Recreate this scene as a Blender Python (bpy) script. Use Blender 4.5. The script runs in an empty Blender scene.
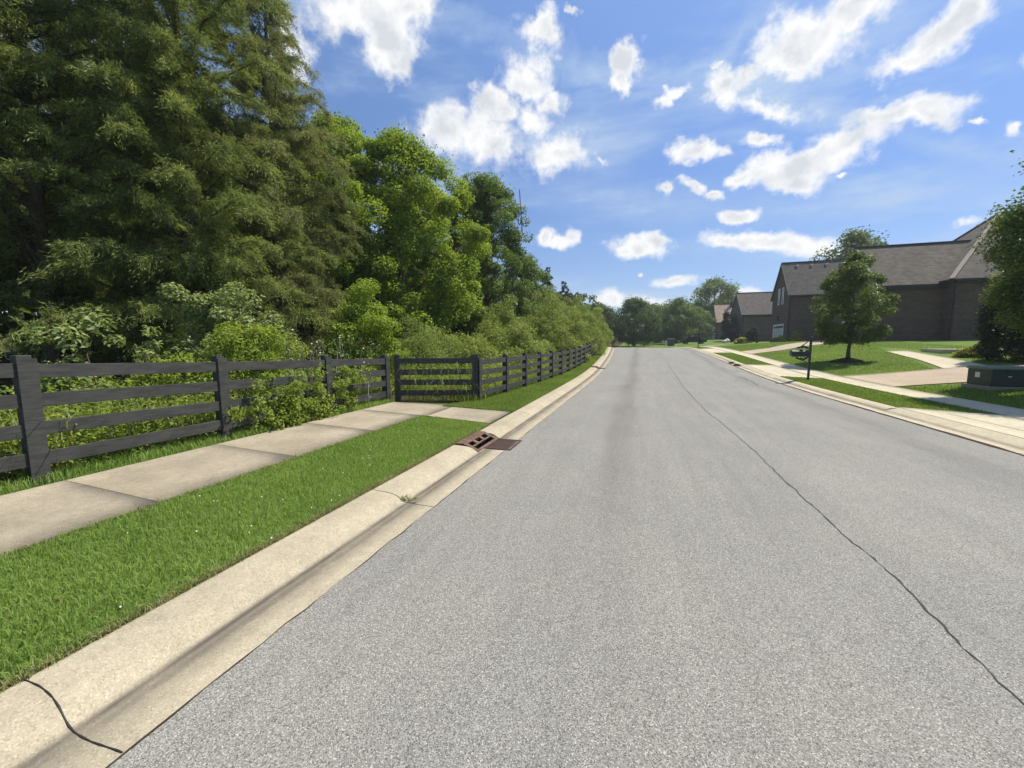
import bpy, bmesh, math, random
import numpy as np
from mathutils import Vector, Matrix
rad = math.radians
scene = bpy.context.scene
COL = scene.collection
R0 = np.random.default_rng(7)

# ------------------------------------------------------------------ terrain
_ys = np.arange(-80, 900, .5)
_rz = np.interp(_ys, [-80, 17, 22, 28, 36, 42, 48, 56, 70, 90, 115, 150, 220, 420, 900],
                [0, 0, .08, .36, .76, 1.02, 1.16, .98, .72, 1.0, 1.6, 2.6, 6, 14, 20])
_k = np.ones(13) / 13
_rz = np.convolve(np.pad(_rz, 6, mode='edge'), _k, mode='valid')
def rise(Y): return np.interp(Y, _ys, _rz)
def bend(Y):
    Y = np.asarray(Y, float)
    t = np.clip((Y - 20) / 25, 0, None)
    return np.where(t < 1, -.7 * t * t, -.7 - 1.4 * np.clip(t - 1, 0, 3))
_lu = [-400, -120, -40, -14, -9, -6.35, -6.0, -4.4, -2.76, -2.6, 6.0, 6.15, 7.55, 8.45, 13, 19.5, 40, 90, 400]
_lz = [14, 5, .8, .05, .12, .185, .17, .125, .092, .0, .0, .10, .13, .17, .6, .86, 1.3, 5, 16]
def lat(u): return np.interp(u, _lu, _lz)
def surf(u, Y): return rise(Y) + lat(u)
def W(u, Y, dz=0.0):
    return Vector((float(u + bend(Y)), float(Y), float(surf(u, Y) + dz)))
def gz(x, y): return float(surf(x - bend(y), y))      # ground height at a world point

# ------------------------------------------------------------------ mesh helpers
class MB:
    def __init__(s): s.v = []; s.f = []
    def add(s, vs, fs):
        n = len(s.v); s.v += [tuple(p) for p in vs]; s.f += [tuple(i + n for i in f) for f in fs]
    def box(s, a, b, M=None):
        (x0, y0, z0), (x1, y1, z1) = a, b
        vs = [Vector(p) for p in ((x0,y0,z0),(x1,y0,z0),(x1,y1,z0),(x0,y1,z0),(x0,y0,z1),(x1,y0,z1),(x1,y1,z1),(x0,y1,z1))]
        if M is not None: vs = [M @ p for p in vs]
        s.add(vs, [(0,3,2,1),(4,5,6,7),(0,1,5,4),(1,2,6,5),(2,3,7,6),(3,0,4,7)])
    def bar(s, p, q, w, h, up=Vector((0,0,1))):           # box beam from p to q, w sideways, h along up
        p, q = Vector(p), Vector(q); d = (q - p).normalized(); sd = d.cross(up).normalized(); u = sd.cross(d)
        vs = []
        for e in (p, q):
            for a, b in ((-1,-1),(1,-1),(1,1),(-1,1)): vs.append(e + sd*(a*w/2) + u*(b*h/2))
        s.add(vs, [(0,1,2,3),(7,6,5,4),(0,4,5,1),(1,5,6,2),(2,6,7,3),(3,7,4,0)])
    def tube(s, pts, rs, n=6, cap=True):
        pts = [Vector(p) for p in pts]; k = len(pts); base = len(s.v)
        for i, p in enumerate(pts):
            d = (pts[min(i+1, k-1)] - pts[max(i-1, 0)])
            if d.length < 1e-6: d = Vector((0,0,1))
            d.normalize(); a = d.orthogonal().normalized() if abs(d.z) > .95 else d.cross(Vector((0,0,1))).normalized()
            b = d.cross(a); r = rs[i] if hasattr(rs, '__len__') else rs
            for j in range(n):
                t = 2*math.pi*j/n; s.v.append(tuple(p + a*(r*math.cos(t)) + b*(r*math.sin(t))))
        for i in range(k-1):
            for j in range(n):
                j2 = (j+1) % n; s.f.append((base+i*n+j, base+i*n+j2, base+(i+1)*n+j2, base+(i+1)*n+j))
        if cap:
            s.f.append(tuple(base+j for j in reversed(range(n)))); s.f.append(tuple(base+(k-1)*n+j for j in range(n)))
    def prism(s, poly, axis, a, b):                       # poly of 2-D points, extruded along axis from a to b
        n = len(poly)
        def P(q, t): return {'x': (t, q[0], q[1]), 'y': (q[0], t, q[1]), 'z': (q[0], q[1], t)}[axis]
        vs = [P(q, a) for q in poly] + [P(q, b) for q in poly]
        s.add(vs, [tuple(range(n))[::-1], tuple(range(n, 2*n))] + [(i, (i+1) % n, n+(i+1) % n, n+i) for i in range(n)])
    def lathe(s, prof, c=(0,0,0), n=14):
        base = len(s.v); c = Vector(c)
        for r, z in prof:
            for j in range(n):
                t = 2*math.pi*j/n; s.v.append(tuple(c + Vector((r*math.cos(t), r*math.sin(t), z))))
        for i in range(len(prof)-1):
            for j in range(n):
                j2 = (j+1) % n; s.f.append((base+i*n+j, base+i*n+j2, base+(i+1)*n+j2, base+(i+1)*n+j))
    def build(s, name, mat, parent=None, bevel=0, smooth=False):
        me = bpy.data.meshes.new(name); me.from_pydata(s.v, [], s.f); me.update()
        bm = bmesh.new(); bm.from_mesh(me); bmesh.ops.recalc_face_normals(bm, faces=bm.faces); bm.to_mesh(me); bm.free()
        return link(name, me, mat, parent, bevel, smooth)
def link(name, me, mat, parent=None, bevel=0, smooth=False):
    o = bpy.data.objects.new(name, me); COL.objects.link(o)
    if mat is not None: me.materials.append(mat)
    if parent is not None: o.parent = parent
    if smooth:
        for p in me.polygons: p.use_smooth = True
    if bevel:
        m = o.modifiers.new('bevel', 'BEVEL'); m.width = bevel; m.segments = 2; m.limit_method = 'ANGLE'
    return o
def fastmesh(name, V, F):                                 # V (n,3); F (m,k) numpy
    V = np.ascontiguousarray(V, np.float32); F = np.ascontiguousarray(F, np.int32); k = F.shape[1]
    me = bpy.data.meshes.new(name); me.vertices.add(len(V)); me.vertices.foreach_set('co', V.ravel())
    me.loops.add(F.size); me.loops.foreach_set('vertex_index', F.ravel())
    me.polygons.add(len(F)); me.polygons.foreach_set('loop_start', np.arange(0, F.size, k, dtype=np.int32))
    me.polygons.foreach_set('loop_total', np.full(len(F), k, np.int32))
    me.update(calc_edges=True)
    return me
def tag(o, label=None, cat=None, group=None, kind=None):
    if label: o['label'] = label
    if cat: o['category'] = cat
    if group: o['group'] = group
    if kind: o['kind'] = kind
    return o
def thing(name, loc, label, cat, group=None, rz=0.0):
    o = bpy.data.objects.new(name, None); COL.objects.link(o); o.empty_display_size = .2
    o.location = loc; o.rotation_euler = (0, 0, rz)
    return tag(o, label, cat, group)
def copy_tree(o, parent=None):
    c = o.copy(); COL.objects.link(c)
    if parent is not None: c.parent = parent
    for ch in list(o.children): copy_tree(ch, c)
    return c
def sheet(name, us, Ys, mat, dz=0.0, fn=None):             # a strip of ground surface in road coordinates
    us = np.asarray(us, float); Ys = np.asarray(Ys, float)
    U, Y = np.meshgrid(us, Ys); Z = (surf(U, Y) if fn is None else fn(U, Y)) + dz
    V = np.stack([U + bend(Y), Y, Z], -1).reshape(-1, 3); n = len(us); m = len(Ys)
    i = np.arange(m-1)[:, None]*n + np.arange(n-1)[None, :]
    F = np.stack([i, i+1, i+n+1, i+n], -1).reshape(-1, 4)
    me = fastmesh(name, V, F)
    o = link(name, me, mat, smooth=True); tag(o, kind='structure'); return o
def drape(name, A, B, mat, dz=.02, na=24, nb=6, thick=0.0, structure=True):
    """strip between polylines A and B (lists of (u,Y)), draped on the ground with a short skirt all round"""
    def rs(L, n):
        L = np.asarray(L, float); d = np.r_[0, np.cumsum(np.hypot(*np.diff(L, axis=0).T))]; t = np.linspace(0, d[-1], n)
        return np.stack([np.interp(t, d, L[:, 0]), np.interp(t, d, L[:, 1])], -1)
    a, b = rs(A, na), rs(B, na); t = np.linspace(0, 1, nb)[None, :, None]
    P = a[:, None]*(1-t) + b[:, None]*t
    U, Y = P[..., 0], P[..., 1]; Z = surf(U, Y) + dz
    V = np.stack([U + bend(Y), Y, Z], -1)
    top = V.reshape(-1, 3)
    i = np.arange(na-1)[:, None]*nb + np.arange(nb-1)[None, :]
    F = np.stack([i, i+1, i+nb+1, i+nb], -1).reshape(-1, 4).tolist()
    ring = [j for j in range(nb)] + [k*nb+nb-1 for k in range(1, na)] + [(na-1)*nb+j for j in range(nb-2, -1, -1)] + [k*nb for k in range(na-2, 0, -1)]
    n = len(top); low = top[ring] - [0, 0, .1]; V2 = np.vstack([top, low]); r = len(ring)
    for j in range(r): F.append([ring[j], ring[(j+1) % r], n+(j+1) % r, n+j])
    me = fastmesh(name, V2, np.array(F)); o = link(name, me, mat)
    return tag(o, kind='structure') if structure else o

# ------------------------------------------------------------------ materials
class NT:
    def __init__(s, name):
        s.m = bpy.data.materials.new(name); s.m.use_nodes = True; s.t = s.m.node_tree; s.t.nodes.clear()
        s.out = s.n('ShaderNodeOutputMaterial')
    def n(s, typ, **kw):
        nd = s.t.nodes.new(typ)
        for k, v in kw.items():
            if k.startswith('i_'): nd.inputs[k[2:].replace('_', ' ')].default_value = v
            else: setattr(nd, k, v)
        return nd
    def l(s, a, b): s.t.links.new(a, b)
    def obj(s): return s.n('ShaderNodeTexCoord').outputs['Object']
    def mapping(s, vec, scale=(1,1,1), rot=(0,0,0), loc=(0,0,0)):
        m = s.n('ShaderNodeMapping'); m.inputs['Scale'].default_value = scale; m.inputs['Rotation'].default_value = rot
        m.inputs['Location'].default_value = loc; s.l(vec, m.inputs['Vector']); return m.outputs[0]
    def noise(s, vec, scale, detail=4, rough=.55, dist=0):
        nd = s.n('ShaderNodeTexNoise'); nd.inputs['Scale'].default_value = scale; nd.inputs['Detail'].default_value = detail
        nd.inputs['Roughness'].default_value = rough; nd.inputs['Distortion'].default_value = dist; s.l(vec, nd.inputs['Vector']); return nd.outputs['Fac']
    def voro(s, vec, scale, feature='F1', out='Color'):
        nd = s.n('ShaderNodeTexVoronoi', feature=feature); nd.inputs['Scale'].default_value = scale; s.l(vec, nd.inputs['Vector']); return nd.outputs[out]
    def ramp(s, fac, stops, interp='LINEAR'):
        nd = s.n('ShaderNodeValToRGB'); cr = nd.color_ramp; cr.interpolation = interp
        while len(cr.elements) < len(stops): cr.elements.new(.5)
        for e, (p, c) in zip(cr.elements, stops):
            e.position = p; e.color = (c, c, c, 1) if not hasattr(c, '__len__') else (*c, 1)
        s.l(fac, nd.inputs[0]); return nd.outputs[0]
    def math(s, op, a, b=None, clamp=False, c=None):
        nd = s.n('ShaderNodeMath', operation=op, use_clamp=clamp)
        for i, x in enumerate((a, b, c)):
            if x is None: continue
            if hasattr(x, 'is_linked'): s.l(x, nd.inputs[i])
            else: nd.inputs[i].default_value = x
        return nd.outputs[0]
    def mix(s, fac, a, b, blend='MIX'):
        nd = s.n('ShaderNodeMix', data_type='RGBA', blend_type=blend)
        for sock, x in ((nd.inputs[0], fac), (nd.inputs[6], a), (nd.inputs[7], b)):
            if hasattr(x, 'is_linked'): s.l(x, sock)
            elif hasattr(x, '__len__'): sock.default_value = (*x, 1) if len(x) == 3 else x
            else: sock.default_value = x if sock.type == 'VALUE' else (x, x, x, 1)
        return nd.outputs[2]
    def bump(s, h, strength=.3, dist=.01):
        nd = s.n('ShaderNodeBump'); nd.inputs['Strength'].default_value = strength; nd.inputs['Distance'].default_value = dist
        s.l(h, nd.inputs['Height']); return nd.outputs[0]
    def bsdf(s, col, rough=.9, normal=None, spec=.3, metal=0):
        b = s.n('ShaderNodeBsdfPrincipled')
        if hasattr(col, 'is_linked'): s.l(col, b.inputs['Base Color'])
        else: b.inputs['Base Color'].default_value = (*col, 1)
        if hasattr(rough, 'is_linked'): s.l(rough, b.inputs['Roughness'])
        else: b.inputs['Roughness'].default_value = rough
        b.inputs['Specular IOR Level'].default_value = spec; b.inputs['Metallic'].default_value = metal
        if normal is not None: s.l(normal, b.inputs['Normal'])
        return b
    def done(s, b): s.l(b.outputs[0], s.out.inputs['Surface']); return s.m

def simple(name, col, rough=.7, spec=.3, metal=0, var=.25, scale=6, bump=0.0):
    t = NT(name); o = t.obj(); n = t.noise(o, scale, 5)
    c = t.mix(n, tuple(x*(1-var) for x in col), tuple(min(1, x*(1+var)) for x in col))
    nm = t.bump(t.noise(o, scale*8, 3), bump, .01) if bump else None
    return t.done(t.bsdf(c, rough, nm, spec, metal))

def m_asphalt():
    t = NT('asphalt'); o = t.obj()
    cell = t.voro(o, 215); sep = t.n('ShaderNodeSeparateColor'); t.l(cell, sep.inputs[0])
    f = t.ramp(sep.outputs[0], [(0, .07), (.2, .155), (.6, .225), (.9, .30), (1, .46)])
    tint = t.mix(sep.outputs[1], (1.045, 1.0, .875), (1.03, 1.0, .935))
    c = t.mix(1.0, f, tint, 'MULTIPLY')
    fine = t.noise(o, 240, 2); c = t.mix(1.0, c, t.ramp(fine, [(.25, .82), (.7, 1.14)]), 'MULTIPLY')
    big = t.noise(o, .55, 5, .6); c = t.mix(1.0, c, t.ramp(big, [(.3, (.92, .92, .93)), (.7, (1.06, 1.05, 1.02))]), 'MULTIPLY')
    mid = t.noise(t.mapping(o, (3.0, .22, 1)), 1.3, 5, .65); c = t.mix(1.0, c, t.ramp(mid, [(.3, .92), (.7, 1.07)]), 'MULTIPLY')
    sx = t.n('ShaderNodeSeparateXYZ'); t.l(o, sx.inputs[0]); x = sx.outputs[0]
    wob = t.math('MULTIPLY', t.math('SUBTRACT', t.noise(t.mapping(o, (.25, .12, 0)), 1, 4), .5), 1.0)
    xx = t.math('ADD', x, wob)
    def streak(cx, w, amt, col):
        nonlocal c
        d = t.math('DIVIDE', t.math('SUBTRACT', xx, cx), w); g = t.math('EXPONENT', t.math('MULTIPLY', t.math('MULTIPLY', d, d), -1.0))
        br = t.ramp(t.noise(t.mapping(o, (2.5, .3, 1)), 1.2, 5, .7), [(.3, .35), (.65, 1)])
        nf = t.n('ShaderNodeMapRange'); t.l(sx.outputs[1], nf.inputs[0]); nf.inputs[1].default_value = 1.5; nf.inputs[2].default_value = 9; nf.inputs[3].default_value = .2
        g = t.math('MULTIPLY', t.math('MULTIPLY', g, br), t.math('MULTIPLY', nf.outputs[0], amt), clamp=True)
        c = t.mix(g, c, t.mix(1.0, c, col, 'MULTIPLY'))
    streak(-.33, .28, .9, (.66, .64, .68)); streak(4.55, .3, .75, (.7, .69, .71)); streak(1.35, .5, .3, (.85, .85, .86))
    ol = t.ramp(t.noise(o, 7, 3), [(.69, 0), (.74, 1)]); c = t.mix(t.math('MULTIPLY', ol, .25), c, (.09, .09, .09))
    h = t.math('ADD', sep.outputs[2], t.math('MULTIPLY', fine, .6))
    return t.done(t.bsdf(c, .92, t.bump(h, .4, .004), .25))

def m_concrete(name, col, dirt=.25, stain=None, scale=1.0, joints=None):
    t = NT(name); o = t.obj()
    a = t.noise(o, 1.3*scale, 6, .65); sp = t.voro(o, 150); se = t.n('ShaderNodeSeparateColor'); t.l(sp, se.inputs[0])
    c = t.mix(t.ramp(a, [(.3, 0), (.7, 1)]), tuple(x*(1-dirt) for x in col), tuple(x*(1+dirt*.45) for x in col))
    c = t.mix(1.0, c, t.ramp(se.outputs[0], [(0, .72), (.15, .92), (.85, 1.05), (1, 1.3)]), 'MULTIPLY')
    b = t.noise(o, 12, 5, .7); c = t.mix(1.0, c, t.ramp(b, [(.3, .86), (.7, 1.08)]), 'MULTIPLY')
    if stain:
        sx = t.n('ShaderNodeSeparateXYZ'); t.l(o, sx.inputs[0])
        y2 = t.math('MAXIMUM', t.math('SUBTRACT', sx.outputs[1], 20), 0)
        bx = t.math('MULTIPLY', t.math('MULTIPLY', y2, y2), .00112)
        u = t.math('ADD', sx.outputs[0], bx)
        w = t.math('MULTIPLY', t.math('SUBTRACT', t.noise(t.mapping(o, (.6, .6, .6)), 1.5, 5), .5), .03)
        for cx, wd, am in stain:
            d = t.math('DIVIDE', t.math('SUBTRACT', t.math('ADD', u, w), cx), wd); g = t.math('EXPONENT', t.math('MULTIPLY', t.math('MULTIPLY', d, d), -1.0))
            g = t.math('MULTIPLY', t.math('MULTIPLY', g, t.ramp(t.noise(t.mapping(o, (3, .8, 1)), 2, 6, .7), [(.25, .45), (.55, 1)])), am, clamp=True)
            c = t.mix(g, c, (.085, .072, .06))
    if joints:
        sx = t.n('ShaderNodeSeparateXYZ'); t.l(o, sx.inputs[0])
        m = t.math('ABSOLUTE', t.math('SUBTRACT', t.math('FRACT', t.math('DIVIDE', sx.outputs[1], joints)), .5))
        g = t.math('LESS_THAN', m, .006/joints); c = t.mix(t.math('MULTIPLY', g, .65), c, (.06, .05, .04))
    h = t.math('ADD', se.outputs[1], b)
    return t.done(t.bsdf(c, .93, t.bump(h, .35, .005), .2))

def leafmat(name, cols, trans=.35, rough=.5, nscale=.9, dead=None, spec=.18):
    t = NT(name); o = t.obj(); g = t.n('ShaderNodeNewGeometry')
    r = g.outputs['Random Per Island']
    n = t.noise(o, nscale, 3, .6)
    rough += .1
    f = t.math('ADD', t.math('MULTIPLY', r, .55), t.math('MULTIPLY', t.ramp(n, [(.3, 0), (.7, 1)]), .45))
    k = len(cols); c = t.ramp(f, [(i/(k-1)*.8+.1, q) for i, q in enumerate(cols)])
    if dead:
        wn = t.n('ShaderNodeTexWhiteNoise', noise_dimensions='1D'); t.l(r, wn.inputs['W'])
        c = t.mix(t.math('GREATER_THAN', wn.outputs['Value'], 1-dead[1]), c, dead[0])
    b = t.bsdf(c, rough, None, spec)
    tr = t.n('ShaderNodeBsdfTranslucent'); t.l(t.mix(1.0, c, (1.25, 1.2, .55), 'MULTIPLY'), tr.inputs[0])
    mx = t.n('ShaderNodeMixShader'); mx.inputs[0].default_value = trans; t.l(b.outputs[0], mx.inputs[1]); t.l(tr.outputs[0], mx.inputs[2])
    t.l(mx.outputs[0], t.out.inputs['Surface']); return t.m

def m_bark(name, col):
    t = NT(name); o = t.obj(); n = t.noise(t.mapping(o, (9, 9, 1.6)), 2, 6, .7)
    c = t.mix(t.ramp(n, [(.3, 0), (.7, 1)]), tuple(x*.5 for x in col), tuple(x*1.3 for x in col))
    return t.done(t.bsdf(c, .95, t.bump(n, .7, .03), .15))

def m_lawn():
    t = NT('lawn'); o = t.obj(); a = t.noise(o, .35, 5, .6); b = t.noise(o, 9, 5, .75); d = t.noise(o, 70, 3, .7)
    c = t.mix(t.ramp(a, [(.35, 0), (.65, 1)]), (.105, .165, .035), (.145, .205, .045))
    c = t.mix(1.0, c, t.ramp(b, [(.3, .72), (.7, 1.2)]), 'MULTIPLY'); c = t.mix(1.0, c, t.ramp(d, [(.3, .55), (.7, 1.35)]), 'MULTIPLY')
    # woods floor: leaf litter and bare soil beyond the fence line
    sx = t.n('ShaderNodeSeparateXYZ'); t.l(o, sx.inputs[0])
    w = t.math('ADD', sx.outputs[0], t.math('MULTIPLY', t.math('SUBTRACT', t.noise(o, 1.5, 4), .5), .8))
    lim = t.n('ShaderNodeMapRange'); lim.inputs[1].default_value = 8.6; lim.inputs[2].default_value = 9.0; lim.inputs[3].default_value = -6.2; lim.inputs[4].default_value = -4.3
    t.l(sx.outputs[1], lim.inputs[0])
    e = t.math('MULTIPLY', t.math('SUBTRACT', lim.outputs[0], w), 2.5, clamp=True)
    soil = t.mix(b, (.03, .026, .014), (.075, .07, .03))
    c = t.mix(e, c, soil)
    return t.done(t.bsdf(c, .95, t.bump(t.math('ADD', d, b), .8, .03), .1))

def m_brick(name, c1, c2, mortar):
    t = NT(name); g = t.n('ShaderNodeNewGeometry'); o = t.obj()
    s = t.n('ShaderNodeSeparateXYZ'); t.l(o, s.inputs[0]); cb = t.n('ShaderNodeCombineXYZ')
    t.l(t.math('ADD', s.outputs[0], s.outputs[1]), cb.inputs[0]); t.l(s.outputs[2], cb.inputs[1])
    br = t.n('ShaderNodeTexBrick'); br.inputs['Scale'].default_value = 1; br.inputs['Brick Width'].default_value = .22; br.inputs['Row Height'].default_value = .075
    br.inputs['Mortar Size'].default_value = .008; br.inputs['Color1'].default_value = (*c1, 1); br.inputs['Color2'].default_value = (*c2, 1); br.inputs['Mortar'].default_value = (*mortar, 1)
    t.l(cb.outputs[0], br.inputs['Vector'])
    n = t.noise(t.mapping(o, (1, 1, 2.5)), 1.2, 5, .7); c = t.mix(1.0, br.outputs['Color'], t.ramp(n, [(.3, .75), (.7, 1.2)]), 'MULTIPLY')
    return t.done(t.bsdf(c, .9, t.bump(br.outputs['Fac'], -.4, .01), .2))

def m_shingle(name, col):
    t = NT(name); o = t.obj(); s = t.n('ShaderNodeSeparateXYZ'); t.l(o, s.inputs[0]); cb = t.n('ShaderNodeCombineXYZ')
    t.l(t.math('ADD', s.outputs[0], t.math('MULTIPLY', s.outputs[1], .3)), cb.inputs[0]); t.l(s.outputs[2], cb.inputs[1])
    br = t.n('ShaderNodeTexBrick'); br.inputs['Scale'].default_value = 1; br.inputs['Brick Width'].default_value = .33; br.inputs['Row Height'].default_value = .1; br.inputs['Mortar Size'].default_value = .006
    br.inputs['Color1'].default_value = (*[x*.8 for x in col], 1); br.inputs['Color2'].default_value = (*[x*1.2 for x in col], 1); br.inputs['Mortar'].default_value = (*[x*.45 for x in col], 1)
    t.l(cb.outputs[0], br.inputs['Vector'])
    n = t.noise(t.mapping(o, (1.5, 1.5, .5)), 1.1, 6, .7); c = t.mix(1.0, br.outputs['Color'], t.ramp(n, [(.3, .78), (.7, 1.18)]), 'MULTIPLY')
    return t.done(t.bsdf(c, .92, t.bump(br.outputs['Fac'], -.4, .02), .2))

M = {}
M['asphalt'] = m_asphalt()
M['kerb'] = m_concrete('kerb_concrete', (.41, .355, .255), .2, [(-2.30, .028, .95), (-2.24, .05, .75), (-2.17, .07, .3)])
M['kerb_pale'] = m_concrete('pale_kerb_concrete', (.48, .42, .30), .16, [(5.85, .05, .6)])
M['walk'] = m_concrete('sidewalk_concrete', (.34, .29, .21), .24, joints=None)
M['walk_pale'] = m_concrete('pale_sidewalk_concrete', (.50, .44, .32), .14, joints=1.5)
M['drive'] = m_concrete('driveway_concrete', (.40, .32, .235), .14)
M['tar'] = simple('tar', (.025, .022, .02), .6, .3, var=.3, scale=20)
M['lawn'] = m_lawn()
M['fence'] = None
def m_fence():
    t = NT('black_fence_paint'); o = t.obj()
    n = t.noise(t.mapping(o, (6, 1.2, 6)), 3, 6, .7); g = t.noise(t.mapping(o, (30, 2.5, 60)), 2, 4, .6)
    c = t.mix(t.ramp(n, [(.3, 0), (.72, 1)]), (.028, .028, .027), (.078, .077, .073))
    c = t.mix(1.0, c, t.ramp(g, [(.3, .75), (.7, 1.25)]), 'MULTIPLY')
    return t.done(t.bsdf(c, .72, t.bump(g, .35, .006), .3))
M['fence'] = m_fence()
def m_rust():
    t = NT('rusty_iron'); o = t.obj(); n = t.noise(o, 14, 6, .7)
    c = t.ramp(n, [(.3, (.055, .032, .022)), (.5, (.135, .08, .052)), (.7, (.23, .155, .11))])
    return t.done(t.bsdf(c, .85, t.bump(n, .5, .01), .3, .15))
M['rust'] = m_rust()
M['grate'] = simple('dark_iron', (.075, .045, .036), .8, .3, var=.4, scale=14)
M['dark'] = simple('drain_pit_shade', (.006, .006, .006), .9, .1)  # near-black colour stands for the shade inside the drain
M['black_metal'] = simple('black_metal', (.018, .018, .02), .4, .5, var=.2)
M['box_green'] = simple('green_enamel', (.034, .046, .032), .5, .4, var=.18, scale=4)
M['box_lid'] = simple('sunlit_green_enamel', (.14, .165, .12), .5, .4, var=.18, scale=4)  # paler copy of the cabinet green: sunlight on the lid put into its colour
M['white'] = simple('white_paint', (.72, .71, .68), .55, .3, var=.06)
M['door'] = simple('garage_door_paint', (.45, .44, .42), .55, .3, var=.05)
M['glass'] = simple('window_glass', (.03, .04, .05), .08, .8, var=.1)
M['trim'] = simple('dark_trim', (.022, .02, .018), .5, .3, var=.15)
M['brickA'] = m_brick('brown_brick', (.115, .074, .05), (.068, .046, .034), (.125, .098, .074))
M['brickB'] = m_brick('dark_brick', (.105, .07, .05), (.066, .046, .035), (.115, .09, .07))
M['brickC'] = m_brick('grey_brown_brick', (.125, .1, .078), (.085, .068, .054), (.15, .125, .1))
M['roofA'] = m_shingle('taupe_shingle', (.125, .106, .086)); M['roofB'] = m_shingle('grey_brown_shingle', (.112, .096, .082)); M['roofD'] = m_shingle('tan_shingle', (.33, .24, .18))
M['siding'] = simple('pale_siding', (.45, .44, .42), .8, .2, var=.1)
M['mulch'] = simple('mulch', (.05, .032, .02), .95, .1, var=.5, scale=30, bump=.8)
M['bark'] = m_bark('grey_brown_bark', (.13, .10, .075)); M['bark_cedar'] = m_bark('cedar_bark', (.12, .085, .06)); M['bark_dead'] = m_bark('dead_wood', (.3, .27, .23))
M['stone'] = simple('pale_stone', (.55, .53, .5), .85, .2, var=.2, scale=3, bump=.4)
# foliage
M['cedar'] = leafmat('cedar_foliage', [(.10, .145, .045), (.205, .255, .075), (.345, .385, .13)], .4, .6, .8, ((.2, .15, .08), .02))
M['cedar_grey'] = leafmat('grey_cedar_foliage', [(.11, .14, .056), (.21, .24, .09), (.34, .36, .16)], .38, .6, .8, ((.18, .14, .08), .05))
M['hack'] = leafmat('yellow_green_leaves', [(.13, .21, .03), (.235, .33, .045), (.37, .45, .08)], .4, .45, .8)
M['oak'] = leafmat('mid_green_leaves', [(.085, .145, .036), (.14, .21, .055), (.21, .28, .08)], .36, .42, .8)
M['deep'] = leafmat('deep_green_leaves', [(.05, .09, .03), (.085, .135, .046), (.13, .18, .068)], .38, .4, .8)
M['brushy'] = leafmat('brush_leaves', [(.13, .19, .046), (.22, .28, .072), (.34, .385, .125)], .36, .5, .5)
M['pale'] = leafmat('pale_shrub_leaves', [(.15, .215, .075), (.26, .32, .13), (.42, .46, .24)], .36, .42, 1.5)
M['weed'] = leafmat('weed_leaves', [(.13, .21, .028), (.22, .3, .045), (.34, .41, .085)], .45, .5, 1.2, ((.2, .17, .07), .04))
M['grass'] = leafmat('grass_blades', [(.175, .285, .066), (.255, .38, .09), (.36, .475, .14)], .44, .55, .9, ((.22, .2, .09), .035), .15)
M['lawn_blades'] = leafmat('lawn_blades', [(.135, .205, .042), (.19, .275, .058), (.265, .345, .09)], .4, .6, .5, ((.2, .19, .08), .03), .15)
M['evergreen'] = leafmat('evergreen_leaves', [(.012, .022, .010), (.02, .034, .014), (.032, .05, .02)], .12, .5, 2)
M['gold'] = leafmat('golden_leaves', [(.2, .22, .03), (.3, .31, .05), (.4, .4, .08)], .35, .5, 3)
M['ruddy'] = leafmat('dark_red_leaves', [(.03, .02, .015), (.06, .03, .022), (.09, .05, .03)], .25, .5, 3)
M['maple'] = leafmat('maple_leaves', [(.065, .115, .024), (.12, .18, .038), (.21, .28, .065)], .3, .4, 1.0)
M['far'] = leafmat('far_leaves', [(.07, .115, .036), (.105, .155, .05), (.15, .2, .07)], .4, .5, .25)
M['thatch'] = leafmat('dry_thatch', [(.13, .15, .05), (.25, .25, .1), (.36, .33, .17)], .25, .6, 4)
M['petal'] = simple('white_petals', (.8, .8, .74), .6, .2, var=.05)
M['rattan'] = leafmat('reed_blades', [(.16, .2, .06), (.26, .3, .11), (.36, .38, .18)], .35, .5, 1.2)
# ------------------------------------------------------------------ foliage
def unit(a): return a / np.maximum(np.linalg.norm(a, axis=-1, keepdims=True), 1e-9)
def leaves_mesh(name, C, N, size, aspect, rng, mat, parent, T=None, fold=.18):
    """one folded diamond per leaf: C centres, N facing normals, T optional leaf axis"""
    n = len(C)
    if T is None: T = rng.normal(size=(n, 3)); T[:, 2] -= .35
    T = unit(T - N*np.sum(T*N, -1, keepdims=True)); S = np.cross(N, T)
    L = (size*rng.uniform(.65, 1.3, n))[:, None]; w = L*aspect*.5
    a = C - T*L*.5; b = C + T*L*.5; m = C - T*L*.06
    p = m + S*w + N*(L*fold); q = m - S*w + N*(L*fold)
    V = np.stack([a, p, b, q], 1).reshape(-1, 3)
    me = fastmesh(name, V, np.arange(4*n).reshape(n, 4))
    return link(name, me, mat, parent)
def cluster_leaves(cc, cr, per, rng, flat=.75, up=.5):
    """leaf centres + normals over the upper / outer skin of each cluster"""
    k = len(cc); idx = np.repeat(np.arange(k), per); n = len(idx)
    d = unit(rng.normal(size=(n, 3))); r = rng.uniform(.25, 1, n)**.5
    o = d*r[:, None]*cr[idx][:, None]; o[:, 2] *= flat
    C = cc[idx] + o
    N = unit(d*.55 + rng.normal(size=(n, 3))*.55 + np.array([0, 0, up]))
    return C, N
def branch(mb, p, q, r0, r1, rng, sag=.12, n=5, k=5):
    p, q = np.asarray(p, float), np.asarray(q, float); L = np.linalg.norm(q-p)
    t = np.linspace(0, 1, k)[:, None]; P = p*(1-t) + q*t
    P[1:-1] += rng.normal(size=(k-2, 3))*L*.05; P[:, 2] += (np.sin(t[:, 0]*math.pi))*L*sag
    mb.tube(P, list(np.linspace(r0, r1, k)), n, cap=False); return P
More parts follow.
